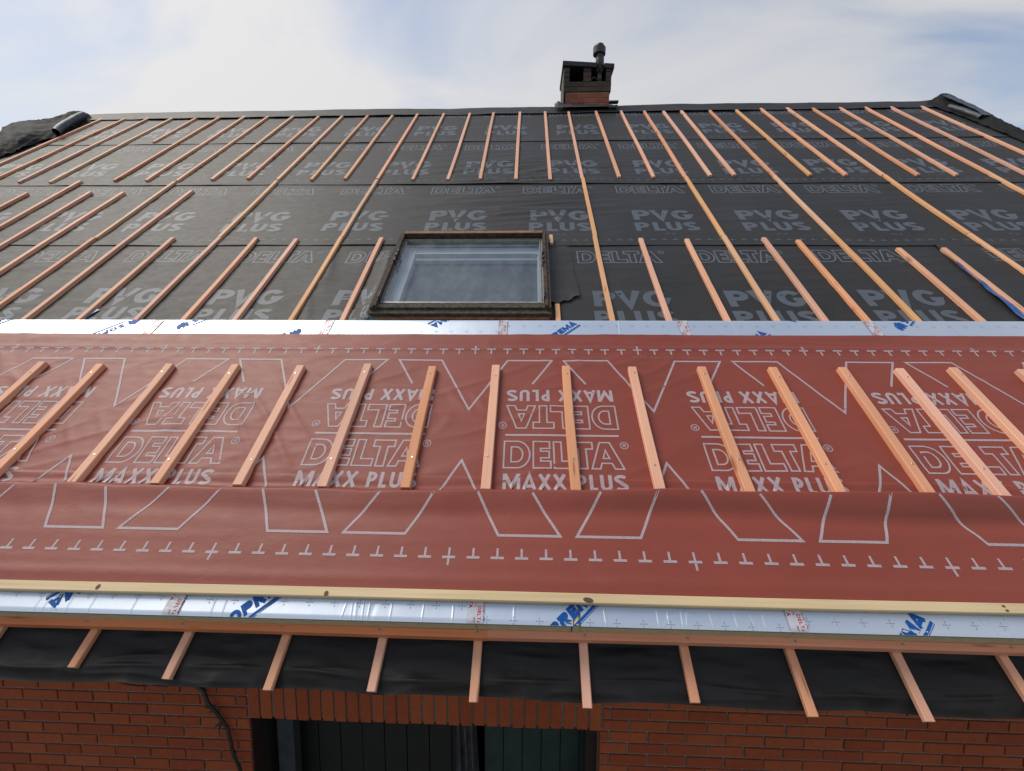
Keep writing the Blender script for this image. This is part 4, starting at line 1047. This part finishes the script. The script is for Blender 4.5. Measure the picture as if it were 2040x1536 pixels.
GR = 'counter-battens on the red underlay'
RT = [1.882, 1.867, 1.87, 1.869, 1.863, 1.875, 1.861, 1.872, 1.867, 1.866, 1.869, 1.868, 1.871, 1.866, 1.872, 1.863]
rr = random.Random(8)
for i, u in enumerate(RB):
    scs = [1.80+rr.uniform(-.02, .02), 1.20+rr.uniform(-.02, .03)]
    if i == len(RB)-1: l = 'orange-pink counter-batten on the red underlay, only its top corner in the photo'
    elif i == 0: l = 'orange-pink counter-batten on the red underlay, cut by the left edge of the photo'
    elif i <= 7: l = 'orange-pink counter-batten on the red underlay, %s from the left' % ordw(i+1)
    else: l = 'orange-pink counter-batten on the red underlay, %s from the right' % ordw(len(RB)-i)
    batten(u+(0.0), 1.046, RT[i], .1525, .0465, .0295, M_fir if i % 3 else M_firpink, l, GR, rr.uniform(-.004, .004), [(s, rr.uniform(-.006, .006)) for s in scs])
# pale eave batten over the red edge, orange stop batten below the boards
batten(.5725, -3.7, 3.4, .1822, .0365, .020, M_pine, 'long pale yellow pine batten along the lower edge of the red underlay', None, along='u', screws=())
ym = [o for o in bpy.data.objects if o.get('label', '').startswith('long pale yellow')][0]
M_knot = plain('knot', (0.09, 0.05, 0.025), 0.7, 0, 90, 0.5)
for ku, kv, a, b in ((-1.684, .569, .009, .011), (-.771, .566, .008, .010), (.234, .565, .019, .010), (1.75, .58, .006, .004), (1.752, .565, .006, .004)):
    x, y = ku+3.7, kv-.5725
    pts = [(x+a*math.cos(t)-(.5*b*math.sin(t) if a > .015 else 0), y+b*math.sin(t), .0212) for t in np.linspace(0, 2*math.pi, 19)[:-1]]
    me = bpy.data.meshes.new('knot'); me.from_pydata(pts, [], [tuple(range(18))]); me.materials.append(M_knot)
    ko = bpy.data.objects.new('knot', me); COL.objects.link(ko); ko.parent = ym
EV = [-2.155, -1.759, -1.365, -.961, -.571, -.188, .2235, .612, 1.014, 1.4085, 1.80]
EE = [.31, .333, .303, .279, .286, .265, .258, .284, .254, .251, .25]
batten(.4765, -3.7, -.152, .0285, .0285, .047, M_orange, 'long orange fir stop batten under the foam edge, left length', 'orange stop battens', along='u', screws=[x for x in EV if x < -.16])
batten(.4765, -.150, 3.4, .0285, .0285, .0465, M_orange, 'long orange fir stop batten under the foam edge, right length', 'orange stop battens', along='u', screws=[x+.003 for x in EV if x > -.15])
GE = 'batten ends over the eave'
for i, (u, e_) in enumerate(zip(EV, EE)):
    l = 'bare batten end hanging over the black eave membrane, %s from the left' % ordw(i+1)
    if i == 0: l = 'bare batten end over the eave, just a corner at the left edge of the photo'
    if i == 5: l = 'bare batten end over the eave, straight below the central tape'
    if i == len(EV)-1: l = 'bare batten end over the eave, cut by the right edge of the photo'
    batten(u, e_, .9, .004, .0335, .0195, M_firpink if i % 2 else M_fir, l, GE, rr.uniform(-.003, .003))
for u in (-3.75, -3.35, -2.95, -2.55, 2.2, 2.6, 3.0, 3.4): batten(u, .28, .9, .004, .0335, .0243, M_firpink, 'bare batten end over the eave beyond the sides of the photo', GE)

# ------------------------------------------------------------------ eave membrane
mb = MB(); EVX = np.array([-3.75, -3.35, -2.95, -2.55]+EV+[2.2, 2.6, 3.0, 3.4, 3.8])
def eave_pt(u, t):
    """t: 0 at the hanging edge, 1 under the boards"""
    i = np.clip(np.searchsorted(EVX, u)-1, 0, len(EVX)-2); f = (u-EVX[i])/(EVX[i+1]-EVX[i])
    bay = np.sin(np.pi*np.clip(f, 0, 1))**1.2
    v = .283-.010*(u/2) - .004*np.sin(u*9) + t*.62
    hang = sstep(.12, 0, t)
    k = vn(i*3.7, i*0+.5, 3)
    n = .002 - .022*bay*sstep(.02, .12, t)*(1-sstep(.28, .36, t))*(.6+.6*k)
    n = n + .034*fbm(u*2.2+t*4, t*6-u*1.2, 5)*bay + .012*ridged(u*1.6+t*3, t*7-u*1.0, 8, 2)*bay*(1-sstep(.2, .33, t)) + .006*ridged(u*6, t*12, 14, 3)*(1-sstep(.08, .14, t)) + .010*np.exp(-((t-.085-.02*np.sin(u*4))/.012)**2)*bay
    n = n - .014*hang*np.abs(np.sin(u*11+np.sin(u*5)*2))*(.3+bay)
    n = n*(1-sstep(.30, .36, t))+.002*sstep(.30, .36, t)
    return R(u, v-.02*hang*0, n-.02*hang*hang)
A, B = np.meshgrid(np.arange(UL, UR, .012), np.concatenate([np.linspace(0, .36, 56), np.linspace(.4, 1, 6)]))
mb.grid(*eave_pt(A, B))
A2, B2 = np.meshgrid(np.arange(UL, UR, .03), np.linspace(0, 1, 5)); x_, y_, z_ = eave_pt(A2, A2*0)
mb.grid(x_, y_+.035*B2, z_-.03*B2, flip=True)
fx_, fy_ = np.meshgrid(np.linspace(0, 1, 12), np.linspace(0, 1, 5))
bx, by_, bz_ = eave_pt(-1.565+.2*fx_, fx_*0)
mb.grid(bx, by_-.004+.02*fy_*fx_, bz_-.002-.016*fy_*np.sin(np.pi*np.clip(fx_*1.2, 0, 1)))
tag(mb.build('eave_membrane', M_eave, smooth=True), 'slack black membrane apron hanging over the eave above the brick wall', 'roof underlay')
